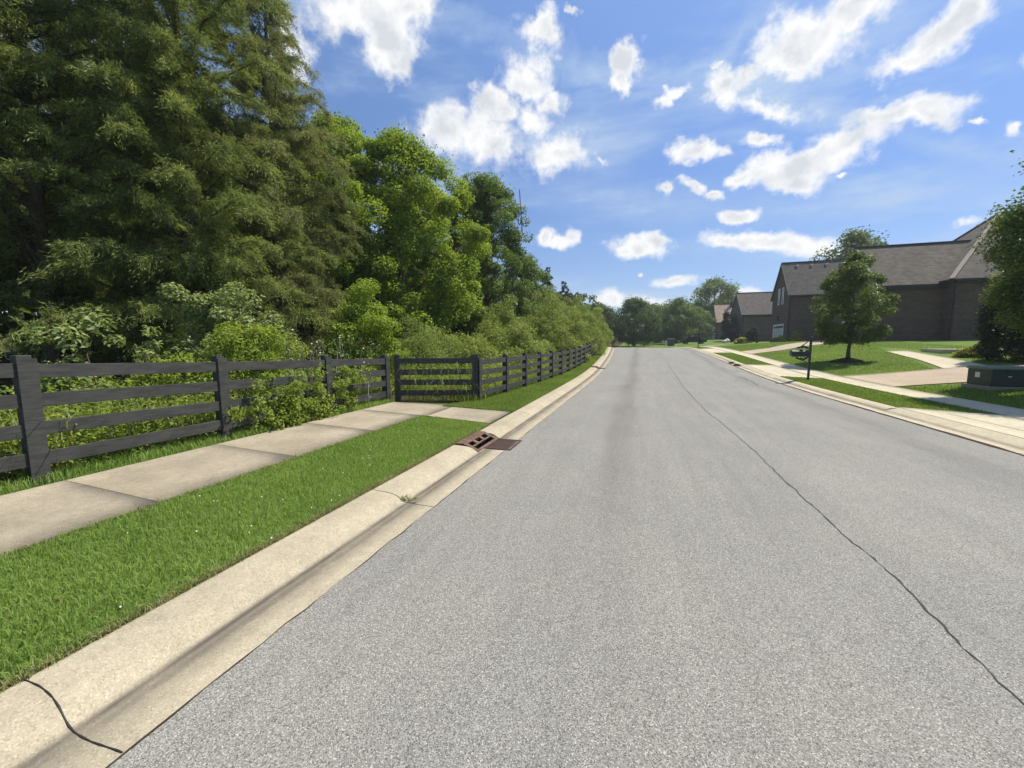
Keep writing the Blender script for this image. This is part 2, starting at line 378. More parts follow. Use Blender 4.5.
def deciduous(root, seed, h, r, base, ncl, per, leaf, mat, bark='bark', cr=(.45, .85), top=.6, lobes=.3, trunk_r=None, shell=.75, squash=1.0, lean=(0, 0), aspect=.62, fill=.2, skirt=.55):
    """crown from y=base*h to h; widest at fraction (1-top) of crown height"""
    g = np.random.default_rng(seed); tr = trunk_r or h*.018
    z0 = base*h; H = h - z0
    ph = g.uniform(0, 6.28, (4,)); am = g.uniform(.5, 1, (4,))
    cc = []
    while len(cc) < ncl:
        a = g.uniform(0, 2*math.pi); t = g.uniform(0, 1)
        prof = math.sin(math.pi*min(1, max(0, (t if t < 1-top else t)))**.85)**.6 if False else 0
        m = 1-top
        prof = (1-((t-m)/(1-m))**2.0)**.6 if t > m else (1-((m-t)/m)**2*(1-skirt))
        lob = 1 + lobes*(am[0]*math.sin(2*a+ph[0]+3*t) + am[1]*math.sin(3*a+ph[1]-5*t) + .7*am[2]*math.sin(5*a+ph[2]+7*t))/2.2
        R = r*prof*lob
        f = 1-abs(g.normal(0, .12)) if g.random() < shell else math.sqrt(g.random())*.9
        rr = max(0, R*f - .3*cr[0])
        cc.append((rr*math.cos(a) + lean[0]*t, rr*math.sin(a)*squash + lean[1]*t, z0 + H*(t*.97) - .25*cr[1] + g.normal(0, .1)))
    cc = np.array(cc)
    rs = g.uniform(cr[0], cr[1], ncl)
    mb = MB()
    k = 9; tz = np.linspace(0, h*.86, k); tp = np.stack([lean[0]*(tz/h)**1.5 + np.r_[0, g.normal(0, .012*h, k-1)]*.5, lean[1]*(tz/h)**1.5 + np.r_[0, g.normal(0, .012*h, k-1)]*.5, tz], -1)
    rr = tr*(1-(tz/(h*.9)))**.8 + tr*.08; rr[0] *= 1.5
    tp[0, 2] = -.15
    mb.tube(tp, list(rr), 9, cap=False)
    def on(z): return np.array([np.interp(z, tz, tp[:, 0]), np.interp(z, tz, tp[:, 1]), z])
    order = g.permutation(ncl); nl = min(ncl, 46); limbs = []
    for i in order[:nl]:
        q = cc[i]; d = math.hypot(q[0], q[1]); z = max(min(q[2]-.55*d, h*.8), base*h*.75 + .02*h)
        P = branch(mb, on(z), q, tr*.38*(1-z/h)+.012, .01, g, .06, 5, 6); limbs.append(P)
    allp = np.concatenate([P[2:] for P in limbs])
    for i in order[nl:]:
        q = cc[i]; j = np.argmin(np.linalg.norm(allp-q, axis=1) + np.where(allp[:, 2] > q[2], .4, 0))
        branch(mb, allp[j], q, .022, .006, g, .05, 4, 4)
    mb.build('trunk', M[bark], root, smooth=True)
    C, N = cluster_leaves(cc, rs, per, g, .72, .85)
    if fill: # a few loose sprays between the clumps
        i = g.integers(0, ncl, int(ncl*per*fill)); C2 = cc[i] + np.clip(g.normal(size=(len(i), 3)), -1.5, 1.5)*rs[i][:, None]*.58
        N2 = unit(g.normal(size=(len(i), 3)) + [0, 0, .5]); C = np.vstack([C, C2]); N = np.vstack([N, N2])
    leaves_mesh('crown', C, N, leaf, aspect, g, mat, root)
def cedar(root, seed, h, r, base, nb, mat, per=26, spray=.17, sway=.1, power=1.3, dens=30, low=.35, droop=.28):
    g = np.random.default_rng(seed); mb = MB(); tr = h*.016
    k = 10; tz = np.linspace(0, h*.97, k); tp = np.stack([np.cumsum(g.normal(0, sway, k))*.6, np.cumsum(g.normal(0, sway, k))*.6, tz], -1); tp[0] = (0, 0, -.15)
    mb.tube(tp, list(np.maximum(tr*(1-tz/h)**.9, .015)), 8, cap=False)
    def on(z): return np.array([np.interp(z, tz, tp[:, 0]), np.interp(z, tz, tp[:, 1]), z])
    PC, PD = [], []
    for i in range(nb):
        t = (i + g.random())/nb; z = h*(base + (1-base)*t*.985); a = i*2.399 + g.normal(0, .35)
        prof = (1-t**power)**.75*(1-low*max(0, .25-t)/.25)
        L = max(.25, r*prof*g.uniform(.5, 1.12)*(1+.22*math.sin(2*a+z*.9+seed))); d = np.array([math.cos(a), math.sin(a), 0]); p0 = on(z)
        m = 8; s = np.linspace(0, 1, m)[:, None]
        up = g.uniform(.05, .6)
        P = p0 + d*L*s + np.array([0, 0, 1])*L*(up*np.sin(s*2.2) - droop*s**2.2) + np.r_[np.zeros((1, 3)), np.cumsum(g.normal(0, .02*L, (m-1, 3)), 0)]
        mb.tube(P, list(np.linspace(.012+L*.009, .005, m)), 4, cap=False)
        npl = max(5, int(per*L/2.5 + 4))
        for j in range(npl):
            q = g.uniform(.06, 1.0)**.75; x = q*(m-1); ii = min(int(x), m-2); f = x-ii
            p = P[ii]*(1-f) + P[ii+1]*f; tg = unit(P[ii+1]-P[ii])
            sd = np.cross(tg, [0, 0, 1]); pd = unit(tg*g.uniform(.3, 1) + sd*g.uniform(-1, 1) + np.array([0, 0, g.normal(.05, .4)]))
            pl = g.uniform(.3, .75)*(1.1-.45*q)*min(1, .5+L*.3)
            n = int(dens*pl/.5); u = g.uniform(0, 1, n)[:, None]
            c = p + pd*pl*u + np.array([0, 0, -1])*(pl*.45*u**2) + g.normal(size=(n, 3))*pl*.13
            PC.append(c); PD.append(np.tile(pd + np.array([0, 0, -.5]), (n, 1)))
            if g.random() < .1: mb.tube([p, p + pd*pl*.8 + np.array([0, 0, -.1])], [.008, .003], 3, cap=False)
    mb.build('trunk', M['bark_cedar'], root, smooth=True)
    C = np.concatenate(PC); D = np.concatenate(PD); n = len(C)
    T = unit(D + g.normal(size=(n, 3))*.55); N = unit(np.cross(T, g.normal(size=(n, 3))))
    leaves_mesh('crown', C, N, spray, .17, g, mat, root, T, fold=.05)
def bush(root, seed, rx, ry, h, ncl, per, leaf, mat, cr=(.2, .4), aspect=.55, stems=10, up=.5, spiky=0):
    g = np.random.default_rng(seed)
    a = g.uniform(0, 6.283, ncl); t = g.random(ncl); f = np.where(g.random(ncl) < .7, 1-np.abs(g.normal(0, .15, ncl)), np.sqrt(g.random(ncl)))
    pr = np.cos(t*1.45)**.6*(1+.25*np.sin(3*a+seed)+.15*np.sin(5*a+t*6)); cc = np.stack([rx*pr*f*np.cos(a), ry*pr*f*np.sin(a), h*(t*.9+.05)*(1+.12*np.sin(2*a+seed*2))], -1)
    if spiky:
        n = int(ncl*spiky); cc[:n, 2] += np.abs(g.normal(0, .22*h, n))
    rs = g.uniform(*cr, ncl); mb = MB()
    for i in g.permutation(ncl)[:stems]: branch(mb, (cc[i, 0]*.15, cc[i, 1]*.15, -.05), cc[i], .018, .006, g, .05, 4, 5)
    mb.build('stem', M['bark'], root)
    C, N = cluster_leaves(cc, rs, per, g, .8, up); C[:, 2] = np.maximum(C[:, 2], .02)
    leaves_mesh('foliage', C, N, leaf, aspect, g, mat, root)
def blades(name, P, hgt, wid, rng, mat, parent=None, lean=.5):
    """grass blades: a tapering strip of one quad and a tip, P (n,3) roots"""
    n = len(P); a = rng.uniform(0, 6.283, n); d = np.stack([np.cos(a), np.sin(a), np.zeros(n)], -1)
    b = a + math.pi/2 + rng.normal(0, .5, n); s = np.stack([np.cos(b), np.sin(b), np.zeros(n)], -1)
    H = (hgt*rng.uniform(.5, 1.25, n))[:, None]; Wd = (wid*rng.uniform(.7, 1.2, n))[:, None]*.5
    l = rng.uniform(.1, 1, n)[:, None]*lean; up = np.array([0, 0, 1.0])
    m = P + up*H*.6 + d*H*l*.3; tip = P + up*H*(1-.35*l) + d*H*l
    V = np.stack([P-s*Wd, P+s*Wd, m+s*Wd*.75, m-s*Wd*.75, tip], 1).reshape(-1, 3)
    i = np.arange(n)[:, None]*5
    F = np.concatenate([i+[0, 1, 2], i+[0, 2, 3], i+[3, 2, 4]], 0)
    return link(name, fastmesh(name, V, F), mat, parent)
def ground_pts(n, u0, u1, y0, y1, rng, dz=0.0, mask=None):
    u = rng.uniform(u0, u1, n); y = rng.uniform(y0, y1, n)
    if mask is not None: k = mask(u, y); u, y = u[k], y[k]
    return np.stack([u + bend(y), y, surf(u, y) + dz], -1)
class WB(MB):                                              # built in world coordinates, stored relative to its thing
    def build(s, name, mat, parent=None, bevel=0, smooth=False):
        o = Vector((0, 0, 0)); p = parent
        while p is not None: o += p.location; p = p.parent
        s.v = [tuple(Vector(q) - o) for q in s.v]
        return MB.build(s, name, mat, parent, bevel, smooth)

# ================================================================== SETTING
def ground():
    us = np.unique(np.r_[-300, -250, -160, -110, -80, -60, -45, -35, -28, -22, -18, np.arange(-15, -6, .75), np.arange(-6.4, -2.7, .2), -2.7, -2.5, -2, 0, 2, 4, 5.5, 5.9,
                         np.arange(6.1, 9, .25), np.arange(9, 30, .75), 32, 36, 42, 50, 65, 85, 120, 170, 260, 300])
    Ys = np.unique(np.r_[-60, -30, -15, -8, np.arange(-4, 30, .5), np.arange(30, 130, 1.5), 135, 145, 160, 180, 210, 250, 300, 380])
    g = np.random.default_rng(3)
    def fn(U, Y):
        Z = surf(U, Y) - .012
        road = (U > -2.72) & (U < 6.1) & (Y < 74)
        return np.where(road, surf(U, Y) - .12, Z)
    o = sheet('ground', us, Ys, M['lawn'], 0, fn)
    return o
ground()
YR = np.unique(np.r_[np.arange(-6, 30, .5), np.arange(30, 72, .75)])
sheet('road', np.linspace(-2.0, 5.57, 12), YR, M['asphalt'], 0.0)

# kerbs: a profile swept along the road in cast lengths with open joints
def kerb(name, prof, spans, mat):
    mb = MB()
    for y0, y1 in spans:
        ys = np.linspace(y0, y1, max(2, int((y1-y0)/.6)+1)); n = len(prof); base = len(mb.v)
        for y in ys:
            for u, z in prof: mb.v.append((u+float(bend(y)), float(y), float(rise(y))+z))
        for i in range(len(ys)-1):
            for j in range(n-1): mb.f.append((base+i*n+j, base+i*n+j+1, base+(i+1)*n+j+1, base+(i+1)*n+j))
        mb.f.append(tuple(base+j for j in range(n))); mb.f.append(tuple(base+(len(ys)-1)*n+j for j in reversed(range(n))))
    return tag(mb.build(name, mat), kind='structure')
LP = [(-2.765, -.12), (-2.765, .088), (-2.735, .097), (-2.62, .095), (-2.50, .087), (-2.43, .068), (-2.385, .04), (-2.345, .016), (-2.30, .006), (-2.17, .002), (-1.985, .004), (-1.985, -.12)]
GP = [(-2.34, -.12), (-2.34, .006), (-2.30, .006), (-2.17, .002), (-1.985, .004), (-1.985, -.12)]
j = .006
sp = [(-4, 3.43), (3.43+j*2, 5.42)]
sp += [(6.38, 8.6)] + [(8.6+3.02*k+.012, 8.6+3.02*(k+1)) for k in range(21) if k not in (4, 5)] + [(20.69, 23.55), (24.45, 26.72)]
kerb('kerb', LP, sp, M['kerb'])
kerb('gutter', GP, [(5.425, 5.68), (23.56, 23.7), (24.3, 24.44)], M['kerb'])
RP = [(5.60, -.12), (5.60, .004), (5.78, .006), (5.84, .02), (5.9, .055), (5.97, .085), (6.06, .098), (6.16, .1), (6.16, -.12)]
RA = [(5.60, -.12), (5.60, .004), (5.78, .008), (5.9, .035), (6.06, .08), (6.16, .108), (6.16, -.12)]
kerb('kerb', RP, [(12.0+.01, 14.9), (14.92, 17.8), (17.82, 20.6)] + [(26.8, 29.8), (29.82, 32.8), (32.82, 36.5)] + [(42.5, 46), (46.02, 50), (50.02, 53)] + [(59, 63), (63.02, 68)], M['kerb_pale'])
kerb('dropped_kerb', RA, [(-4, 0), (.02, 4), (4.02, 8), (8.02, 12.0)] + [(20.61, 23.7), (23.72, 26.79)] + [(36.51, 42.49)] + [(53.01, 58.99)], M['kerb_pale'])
# dark dirt-filled gap between the asphalt and the gutter on the house side
def strip(name, pts, w, mat, dz=.004):
    pts = [Vector(p) for p in pts]; mb = MB()
    for i, p in enumerate(pts):
        d = (pts[min(i+1, len(pts)-1)]-pts[max(i-1, 0)]); d.z = 0; d.normalize(); s = Vector((d.y, -d.x, 0)); ww = w[i] if hasattr(w, '__len__') else w
        mb.v += [tuple(p - s*ww/2 + Vector((0, 0, dz))), tuple(p + s*ww/2 + Vector((0, 0, dz)))]
    mb.f = [(2*i, 2*i+1, 2*i+3, 2*i+2) for i in range(len(pts)-1)]
    return tag(mb.build(name, mat), kind='structure')
g = np.random.default_rng(5)
ys = np.arange(4, 70, .22)
M['gapdirt'] = simple('gap_dirt', (.05, .032, .026), .95, .1, var=.4, scale=15)
strip('kerb_gap', [(5.595 + g.normal(0, .005) + float(bend(y)), y, float(rise(y))) for y in ys], list(np.abs(g.normal(.07, .016, len(ys)))+.006), M['gapdirt'], .0075)
strip('gutter_seam', [(-1.985 + g.normal(0, .004) + float(bend(y)), y, float(rise(y))) for y in np.arange(-3, 60, .15)], list(np.abs(g.normal(.005, .004, 420)))+[.01], M['gapdirt'], .0065)
# the long crack that wanders down the road
ys = np.concatenate([np.arange(.6, 12, .06), np.arange(12, 62, .3)])
wx = np.cumsum(g.normal(0, .007, len(ys))); wx -= np.linspace(0, wx[-1], len(ys))
lowf = .02*np.sin(ys*.9+1) + .012*np.sin(ys*2.3)
cx = np.interp(ys, [0, 2.4, 3.5, 5.2, 8, 12.7, 16, 25, 40, 62], [1.80, 1.81, 1.88, 1.82, 1.82, 1.77, 1.76, 1.9, 1.95, 1.95])
strip('road_crack', [(a+b+c*.5+float(bend(y)), y, float(rise(y))) for a, b, c, y in zip(cx, wx, lowf, ys)], list(np.clip(g.normal(.0095, .0045, len(ys)), .003, .02)*np.interp(ys, [0, 4, 12, 50], [.75, 1, 1.25, 2.2])), M['tar'])
ys = np.arange(20, 50, .3)
strip('road_crack', [(4.55+.12*math.sin(y*.7)+g.normal(0, .03)+float(bend(y)), y, float(rise(y))) for y in np.arange(17.6, 21.2, .15)], .03, M['tar'])
mb = MB()   # tar bead in the near kerb joint
prof = [(u, z) for u, z in LP[1:-1]]; pts = []
for u in np.linspace(-2.78, -1.99, 26): pts.append((u, .87 + .012*math.sin(u*9) - .03*(u+2.4), float(np.interp(u, [q[0] for q in prof[1:]], [q[1] for q in prof[1:]]))+.001))
mb.tube(pts, [.0038+.001*math.sin(i*1.9) for i in range(26)], 6); tag(mb.build('joint_seal', M['tar']), kind='structure')

# pavements and drives
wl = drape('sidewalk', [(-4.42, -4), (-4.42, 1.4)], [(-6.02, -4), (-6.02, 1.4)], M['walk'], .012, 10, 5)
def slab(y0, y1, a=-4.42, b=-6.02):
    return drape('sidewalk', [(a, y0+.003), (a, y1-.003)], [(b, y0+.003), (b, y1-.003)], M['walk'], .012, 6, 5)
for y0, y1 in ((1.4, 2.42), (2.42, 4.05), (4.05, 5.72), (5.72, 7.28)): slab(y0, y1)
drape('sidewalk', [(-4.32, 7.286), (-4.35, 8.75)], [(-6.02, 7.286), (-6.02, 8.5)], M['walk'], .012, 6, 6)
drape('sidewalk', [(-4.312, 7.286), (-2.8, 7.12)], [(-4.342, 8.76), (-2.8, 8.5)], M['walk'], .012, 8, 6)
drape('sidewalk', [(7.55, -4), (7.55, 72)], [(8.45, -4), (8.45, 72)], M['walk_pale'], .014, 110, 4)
drape('apron', [(6.165, -4), (6.165, 12.1)], [(7.54, -4), (7.54, 11.25)], M['walk_pale'], .013, 30, 6)
strip('apron_joint', [W(6.62 - .04*(y-8)*0, y, .014) for y in np.arange(2, 11.6, .4)], .014, M['gapdirt'])
# driveway strips
def drive(a, b, mat='drive', dz=.018, na=24): return drape('driveway', a, b, M[mat], dz, na, 10)
drape('apron', [(6.165, 20.75), (7.54, 19.9)], [(6.165, 26.7), (7.54, 26.3)], M['walk_pale'], .012, 6, 10)
drive([(8.46, 16.9), (10.7, 17.2), (14, 17.0), (22, 16.5)], [(8.46, 20.6), (10.5, 20.9), (13.4, 21.6), (22, 22.4)])
drape('apron', [(6.165, 36.6), (7.54, 36.2)], [(6.165, 42.4), (7.54, 42.7)], M['walk_pale'], .012, 6, 10)
drive([(8.46, 34.4), (11, 35.6), (15, 39.4), (19.6, 43.0)], [(8.46, 37.2), (11, 38.5), (14.6, 43.0), (19.4, 48.2)])
drape('apron', [(6.165, 53.1), (7.54, 53)], [(6.165, 58.9), (7.54, 59)], M['walk_pale'], .012, 6, 10)
drive([(8.46, 53.5), (12, 58), (21.5, 65.4)], [(8.46, 56.5), (11.5, 62), (21.5, 70.5)], 'walk_pale')
tag(drape('garden_path', [(12.3, 21.4), (13.6, 25.5), (14.9, 30.8)], [(13.9, 21.5), (14.9, 25), (15.9, 30.6)], M['walk_pale'], .016, 20, 5), kind='structure')
mb = WB(); mb.box((16.2, 28.4, gz(17, 28.6)-.1), (20.5, 30.2, gz(17, 28.6)+.2))
t = thing('garden_step', (18, 29, gz(18, 29)-.1), 'low pale concrete step on the lawn beside the dark columnar evergreen', 'step'); mb.build('slab', M['walk_pale'], t, .02)

# ================================================================== FENCE
def fence(name, posts, label, tops, zfn, big=(), side=1, rails=4):
    """posts: world (x, y); boards nailed on the road side, face boards cover their ends"""
    t = thing(name, Vector((posts[0][0], posts[0][1], zfn(*posts[0]))), label, 'fence')
    g = np.random.default_rng(len(posts)*7)
    k = len(posts)
    for i, (x, y) in enumerate(posts):
        p, q = posts[max(i-1, 0)], posts[min(i+1, k-1)]; d = Vector((q[0]-p[0], q[1]-p[1], 0)).normalized(); nrm = Vector((d.y, -d.x, 0))*side
        z0 = zfn(x, y)-.1; z1 = tops[i]; s = .15 if i in big else .115
        Mx = Matrix(((d.x, nrm.x, 0, x), (d.y, nrm.y, 0, y), (0, 0, 1, 0), (0, 0, 0, 1)))
        b = WB(); b.box((-s/2, -s+.0, z0), (s/2, 0, z1), Mx)
        post = b.build('post', M['fence'], t, .006)
        if i not in big:
            f = WB(); f.box((-.075, .028, z0+.08), (.075, .053, z1-.035), Mx); fb = f.build('face_board', M['fence'], post, .003)
            fb.location = (0, 0, 0)
    for i in range(k-1):
        (x0, y0), (x1, y1) = posts[i], posts[i+1]; d = Vector((x1-x0, y1-y0, 0)).normalized(); nrm = Vector((d.y, -d.x, 0))*side
        for j in range(rails):
            h0 = tops[i]-.165 - j*(.315*(tops[i]-zfn(x0, y0))/1.37); h1 = tops[i+1]-.165 - j*(.315*(tops[i+1]-zfn(x1, y1))/1.37)
            a = Vector((x0, y0, h0+g.normal(0, .006))) + nrm*.014 + d*.004; c = Vector((x1, y1, h1+g.normal(0, .006))) + nrm*.014 - d*.004
            b = WB(); b.bar(a, c, .025, .148+g.normal(0, .003)); b.build('rail', M['fence'], t, .003)
    return t
pf = [(-6.2, -1.95), (-6.2, .15), (-6.2, 2.3), (-6.2, 4.33), (-6.2, 6.5), (-6.2, 8.5)]
tf = [1.66, 1.64, 1.57, 1.5, 1.445, 1.395]
fence('wooden_fence', pf, 'weathered black four-rail board fence running beside the sidewalk', tf, gz, ())
pc = [(-6.08, 8.78), (-4.2, 9.6)]
fence('wooden_fence', pc, 'short shaded black fence section crossing the end of the sidewalk, reeds hanging over it', [1.39, 1.40], gz, (0, 1))
pr = []; y = 9.72; tr_ = []
n = 0
while y < 47:
    u = float(np.interp(y, [9.7, 12, 18, 26, 60], [-4.13, -3.92, -3.62, -3.42, -3.3])); x = u+float(bend(y)); pr.append((x, y)); tr_.append(gz(x, y)+1.235)
    y += 1.8
fence('wooden_fence', pr, 'long black four-rail fence following the kerb up the rise into the brush', tr_, gz, ())

# ================================================================== STORM DRAINS
def storm_drain(y0, y1, label, full=True):
    rz = float(rise((y0+y1)/2)); bx = float(bend((y0+y1)/2))
    t = thing('storm_drain', (-2.4+bx, (y0+y1)/2, rz), label, 'storm drain')
    L = y1-y0; ym = (y0+y1)/2
    h = WB()                                              # sloping hood with slots, built as bars
    A = Vector((-2.34+bx, 0, rz+.015)); B = Vector((-2.60+bx, 0, rz+.118)); th = Vector((-.018, 0, -.03))
    def plate(s0, s1, ya, yb):
        p = A.lerp(B, s0); q = A.lerp(B, s1); vs = []
        for e in (p, q):
            for yy in (ya, yb): vs.append(e + Vector((0, yy, 0)))
        vs += [v + th for v in vs]
        h.add(vs, [(0,1,3,2), (4,6,7,5), (0,4,5,1), (2,3,7,6), (0,2,6,4), (1,5,7,3)])
    plate(0, .16, y0, y1); plate(.44, .56, y0, y1); plate(.86, 1, y0, y1)
    plate(.16, .44, y0, y0+.09); plate(.16, .44, y1-.09, y1)
    w = L-.18
    for k in range(4):
        c = y0+.06+k*(L-.12)/3; plate(.56, .86, c-.045, c+.045)
    h.box((-2.73+bx, y0, rz+.088), (-2.598+bx, y1, rz+.120))
    h.box((-2.60+bx, y0-.03, rz-.1), (-2.36+bx, y0+.0, rz+.03)); h.box((-2.60+bx, y1, rz-.1), (-2.36+bx, y1+.03, rz+.03))
    h.build('hood', M['rust'], t, .004)
    pit_shade = WB(); pit_shade.box((-2.78+bx, y0+.01, rz-.09), (-2.42+bx, y1-.01, rz-.03)); pit_shade.box((-2.36+bx, y0+.28, rz-.09), (-1.93+bx, y1-.02, rz-.012)); pit_shade.build('pit_shade', M['dark'], t)  # solid blocks coloured near-black, painting the unlit hollow under hood and grate
    gr = WB(); a, b = y0+.26, y1
    x0, x1 = -2.345+bx, -1.9+bx; z0, z1 = rz-.02, rz+.012
    for (p, q) in (((x0, a), (x1, a+.035)), ((x0, b-.035), (x1, b)), ((x0, a+.036), (x0+.035, b-.036)), ((x1-.035, a+.036), (x1, b-.036))): gr.box((p[0], p[1], z0), (q[0], q[1], z1))
    nb = 11
    for k in range(1, nb):
        xx = x0+.035+(x1-x0-.07)*k/nb; gr.box((xx-.009, a+.036, z0), (xx+.009, b-.036, z1-.003))
    gr.box((x0+.036, (a+b)/2-.012, z0), (x1-.036, (a+b)/2+.012, z1-.005))
    gr.build('grate', M['grate'], t)
    return t
storm_drain(5.45, 6.36, 'rusty kerb-inlet storm drain with slotted hood and grate beside the near grass strip')
storm_drain(23.58, 24.42, 'small rusty storm drain farther up the kerb beside the long fence')

# ================================================================== UTILITY BOX, MAILBOXES
def pad_box():
    x0, y0 = 9.86, 15.2; x1, y1 = 11.35, 16.1; z = gz(10.4, 15.6)
    t = thing('utility_box', ((x0+x1)/2, (y0+y1)/2, z), 'low dark green pad-mounted utility box with pale sticker on the lawn by the sidewalk', 'utility box')
    b = WB(); b.box((x0-.08, y0-.08, z-.15), (x1+.08, y1+.08, z+.07)); b.build('pad', M['walk'], t, .01)
    b = WB(); b.box((x0, y0, z+.072), (x1, y1, z+.56)); b.build('cabinet', M['box_green'], t, .012)
    b = WB(); b.prism([(y0-.03, z+.56), (y1+.03, z+.56), (y1+.03, z+.60), (y1-.05, z+.645), (y0+.2, z+.645), (y0-.03, z+.60)], 'x', x0-.03, x1+.03); b.build('lid', M['box_lid'], t, .008)
    b = WB(); b.box((x0-.004, y0+.42, z+.3), (x0-.001, y0+.60, z+.46)); b.build('sticker', M['white'], t)
    b = WB(); b.box((x0+.36, y0-.004, z+.35), (x0+.44, y0-.001, z+.375)); b.build('warning_label', M['white'], t)
    b = WB(); b.box((x0+.33, y0-.03, z+.45), (x0+.4, y0-.001, z+.53)); b.build('hasp', M['black_metal'], t, .004)
    b = WB(); b.box((x0+.05, y0-.012, z+.1), (x0+.7, y0-.001, z+.115)); b.box((x0+.05, y0-.012, z+.53), (x1-.05, y0-.001, z+.545)); b.build('door_ridge', M['box_green'], t)
pad_box()
def mailbox(u, y, label, s=1.0):
    p = W(u, y); t = thing('mailbox', p, label, 'mailbox', 'mailboxes along the road')
    b = MB(); b.box((-.034, -.034, -.2), (.034, .034, 1.72)); b.lathe([(.0, 1.83), (.03, 1.82), (.052, 1.77), (.03, 1.735), (.06, 1.722), (.0, 1.721)], (0, 0, 0), 10)
    b.build('post', M['black_metal'], t, .004)
    # box with arched roof, door toward the road (-x)
    W2, Hs = .13, .13; arc = [(-W2, 0), (W2, 0), (W2, Hs)] + [(W2*math.cos(a), Hs+W2*.85*math.sin(a)) for a in np.linspace(.15, math.pi-.15, 9)] + [(-W2, Hs)]
    b = MB(); b.prism([(q[0], q[1]+1.02) for q in arc], 'x', -.60, -.05); body = b.build('box', M['black_metal'], t, .006)
    b = MB(); b.prism([(q[0]*1.06, (q[1]-.1)*1.05+1.12) for q in arc], 'x', -.63, -.602); b.build('door', M['black_metal'], body, .004)
    b = MB(); b.box((-.4, -.139, 1.12), (-.38, -.131, 1.27)); b.box((-.4, -.139, 1.23), (-.3, -.131, 1.29)); b.build('flag', M['black_metal'], body)
    b = MB()                                              # scrolled brackets above and below
    for s_, zc, r in ((1, 1.30, .17), (-1, .98, .2)):
        for k in range(3):
            pts = []
            for a in np.linspace(0, 4.6, 22):
                rr = r*(1-.16*a)*(1-.26*k); pts.append((-.05-.36*(1-k*.34)*(1 - math.cos(a*.34))*1.2 - rr*.45*math.sin(a)*.9, .0, zc + s_*(.02 + (1-math.cos(a))*rr*.55)))
            b.tube(pts, .027, 5)
    b.bar((-.5, 0, 1.0), (-.04, 0, .72), .03, .03); b.bar((-.42, 0, 1.3), (-.04, 0, 1.66), .03, .03); b.bar((-.6, 0, 1.0), (-.03, 0, 1.0), .1, .03)
    b.build('bracket', M['black_metal'], t)
    t.scale = (1.08*s, 1.08*s, 1.0*s)
    return t
mailbox(6.72, 19.2, 'ornate black mailbox on a scroll-bracket post at the end of the near roadside lawn')
mailbox(6.7, 46.0, 'small distant black mailbox on its post, beyond the second driveway')

# ================================================================== HOUSES
def quadplate(b, P, th):                                  # P: 4 points ccw seen from outside, given thickness inward
    P = [Vector(p) for p in P]; n = (P[1]-P[0]).cross(P[2]-P[0]).normalized()
    vs = P + [p - n*th for p in P]; k = len(P)
    b.add(vs, [tuple(range(k)), tuple(range(2*k-1, k-1, -1))] + [(i, k+i, k+(i+1) % k, (i+1) % k) for i in range(k)])
def gable_block(t, x0, x1, y0, y1, zb, ze, zr, brick, roof, ov=.35, chim=False):
    ym = (y0+y1)/2
    b = WB(); b.prism([(y0, zb-.5), (y1, zb-.5), (y1, ze), (ym, zr-.12), (y0, ze)], 'x', x0, x1); wall = b.build('wall', M[brick], t)
    sl = (zr-ze)/(ym-y0); b = WB()
    quadplate(b, [(x0-ov*.6, y0-ov, ze-ov*sl+.02), (x1+.1, y0-ov, ze-ov*sl+.02), (x1+.1, ym, zr+.02), (x0-ov*.6, ym, zr+.02)], .16)
    quadplate(b, [(x1+.1, y1+ov, ze-ov*sl+.02), (x0-ov*.6, y1+ov, ze-ov*sl+.02), (x0-ov*.6, ym+.002, zr+.02), (x1+.1, ym+.002, zr+.02)], .16)
    rf = b.build('roof', M[roof], t)
    b = WB(); b.bar((x0-ov*.6, ym, zr+.05), (x1+.1, ym, zr+.05), .3, .06); b.build('ridge_cap', M[roof], rf)
    b = WB(); zf = ze-ov*sl
    b.box((x0-ov*.6, y0-ov-.13, zf-.16), (x1+.1, y0-ov-.005, zf-.02)); b.build('gutter', M['trim'], t)
    b = WB(); b.box((x0+.01, y0-ov, zf-.3), (x1, y0-.003, zf-.17)); b.build('fascia', M['trim'], t)
    b = WB()
    for s in (-1, 1):
        yy = y0-ov if s < 0 else y1+ov
        b.bar((x0-ov*.6-.02, yy, ze-ov*sl-.1), (x0-ov*.6-.02, ym, zr-.1), .04, .2)
    b.build('rake_board', M['trim'], t)
    return wall, rf
def garage_door(t, x, ya, yb, z0, z1, panes=4):           # on a wall facing -x
    b = WB(); b.box((x-.03, ya, z0), (x-.004, yb, z1))
    for k in range(1, 4):
        z = z0+(z1-z0)*k/4; b.box((x-.036, ya+.04, z-.012), (x-.031, yb-.04, z+.012))
    d = b.build('garage_door', M['door'], t)
    b = WB(); b.box((x-.06, ya-.14, z0), (x-.004, ya-.002, z1+.14)); b.box((x-.06, yb+.002, z0), (x-.004, yb+.14, z1+.14)); b.box((x-.06, ya, z1+.002), (x-.004, yb, z1+.14)); b.build('frame', M['white'], d)
    b = WB(); w = (yb-ya)/panes
    for k in range(panes):
        b.box((x-.042, ya+w*k+.1, z1-.42), (x-.031, ya+w*(k+1)-.1, z1-.1))
    b.build('pane', M['glass'], d)
def window(t, x, ya, yb, z0, z1):
    b = WB(); f = .09
    for p, q in (((ya-f, z0-f), (yb+f, z0)), ((ya-f, z1), (yb+f, z1+f)), ((ya-f, z0+.001), (ya, z1-.001)), ((yb, z0+.001), (yb+f, z1-.001)), ((ya+.001, (z0+z1)/2-.03), (yb-.001, (z0+z1)/2+.03))):
        b.box((x-.06, p[0], p[1]), (x-.004, q[0], q[1]))
    fr = b.build('window', M['white'], t)
    b = WB(); b.box((x-.03, ya, z0), (x-.005, yb, z1)); b.build('pane', M['glass'], fr)

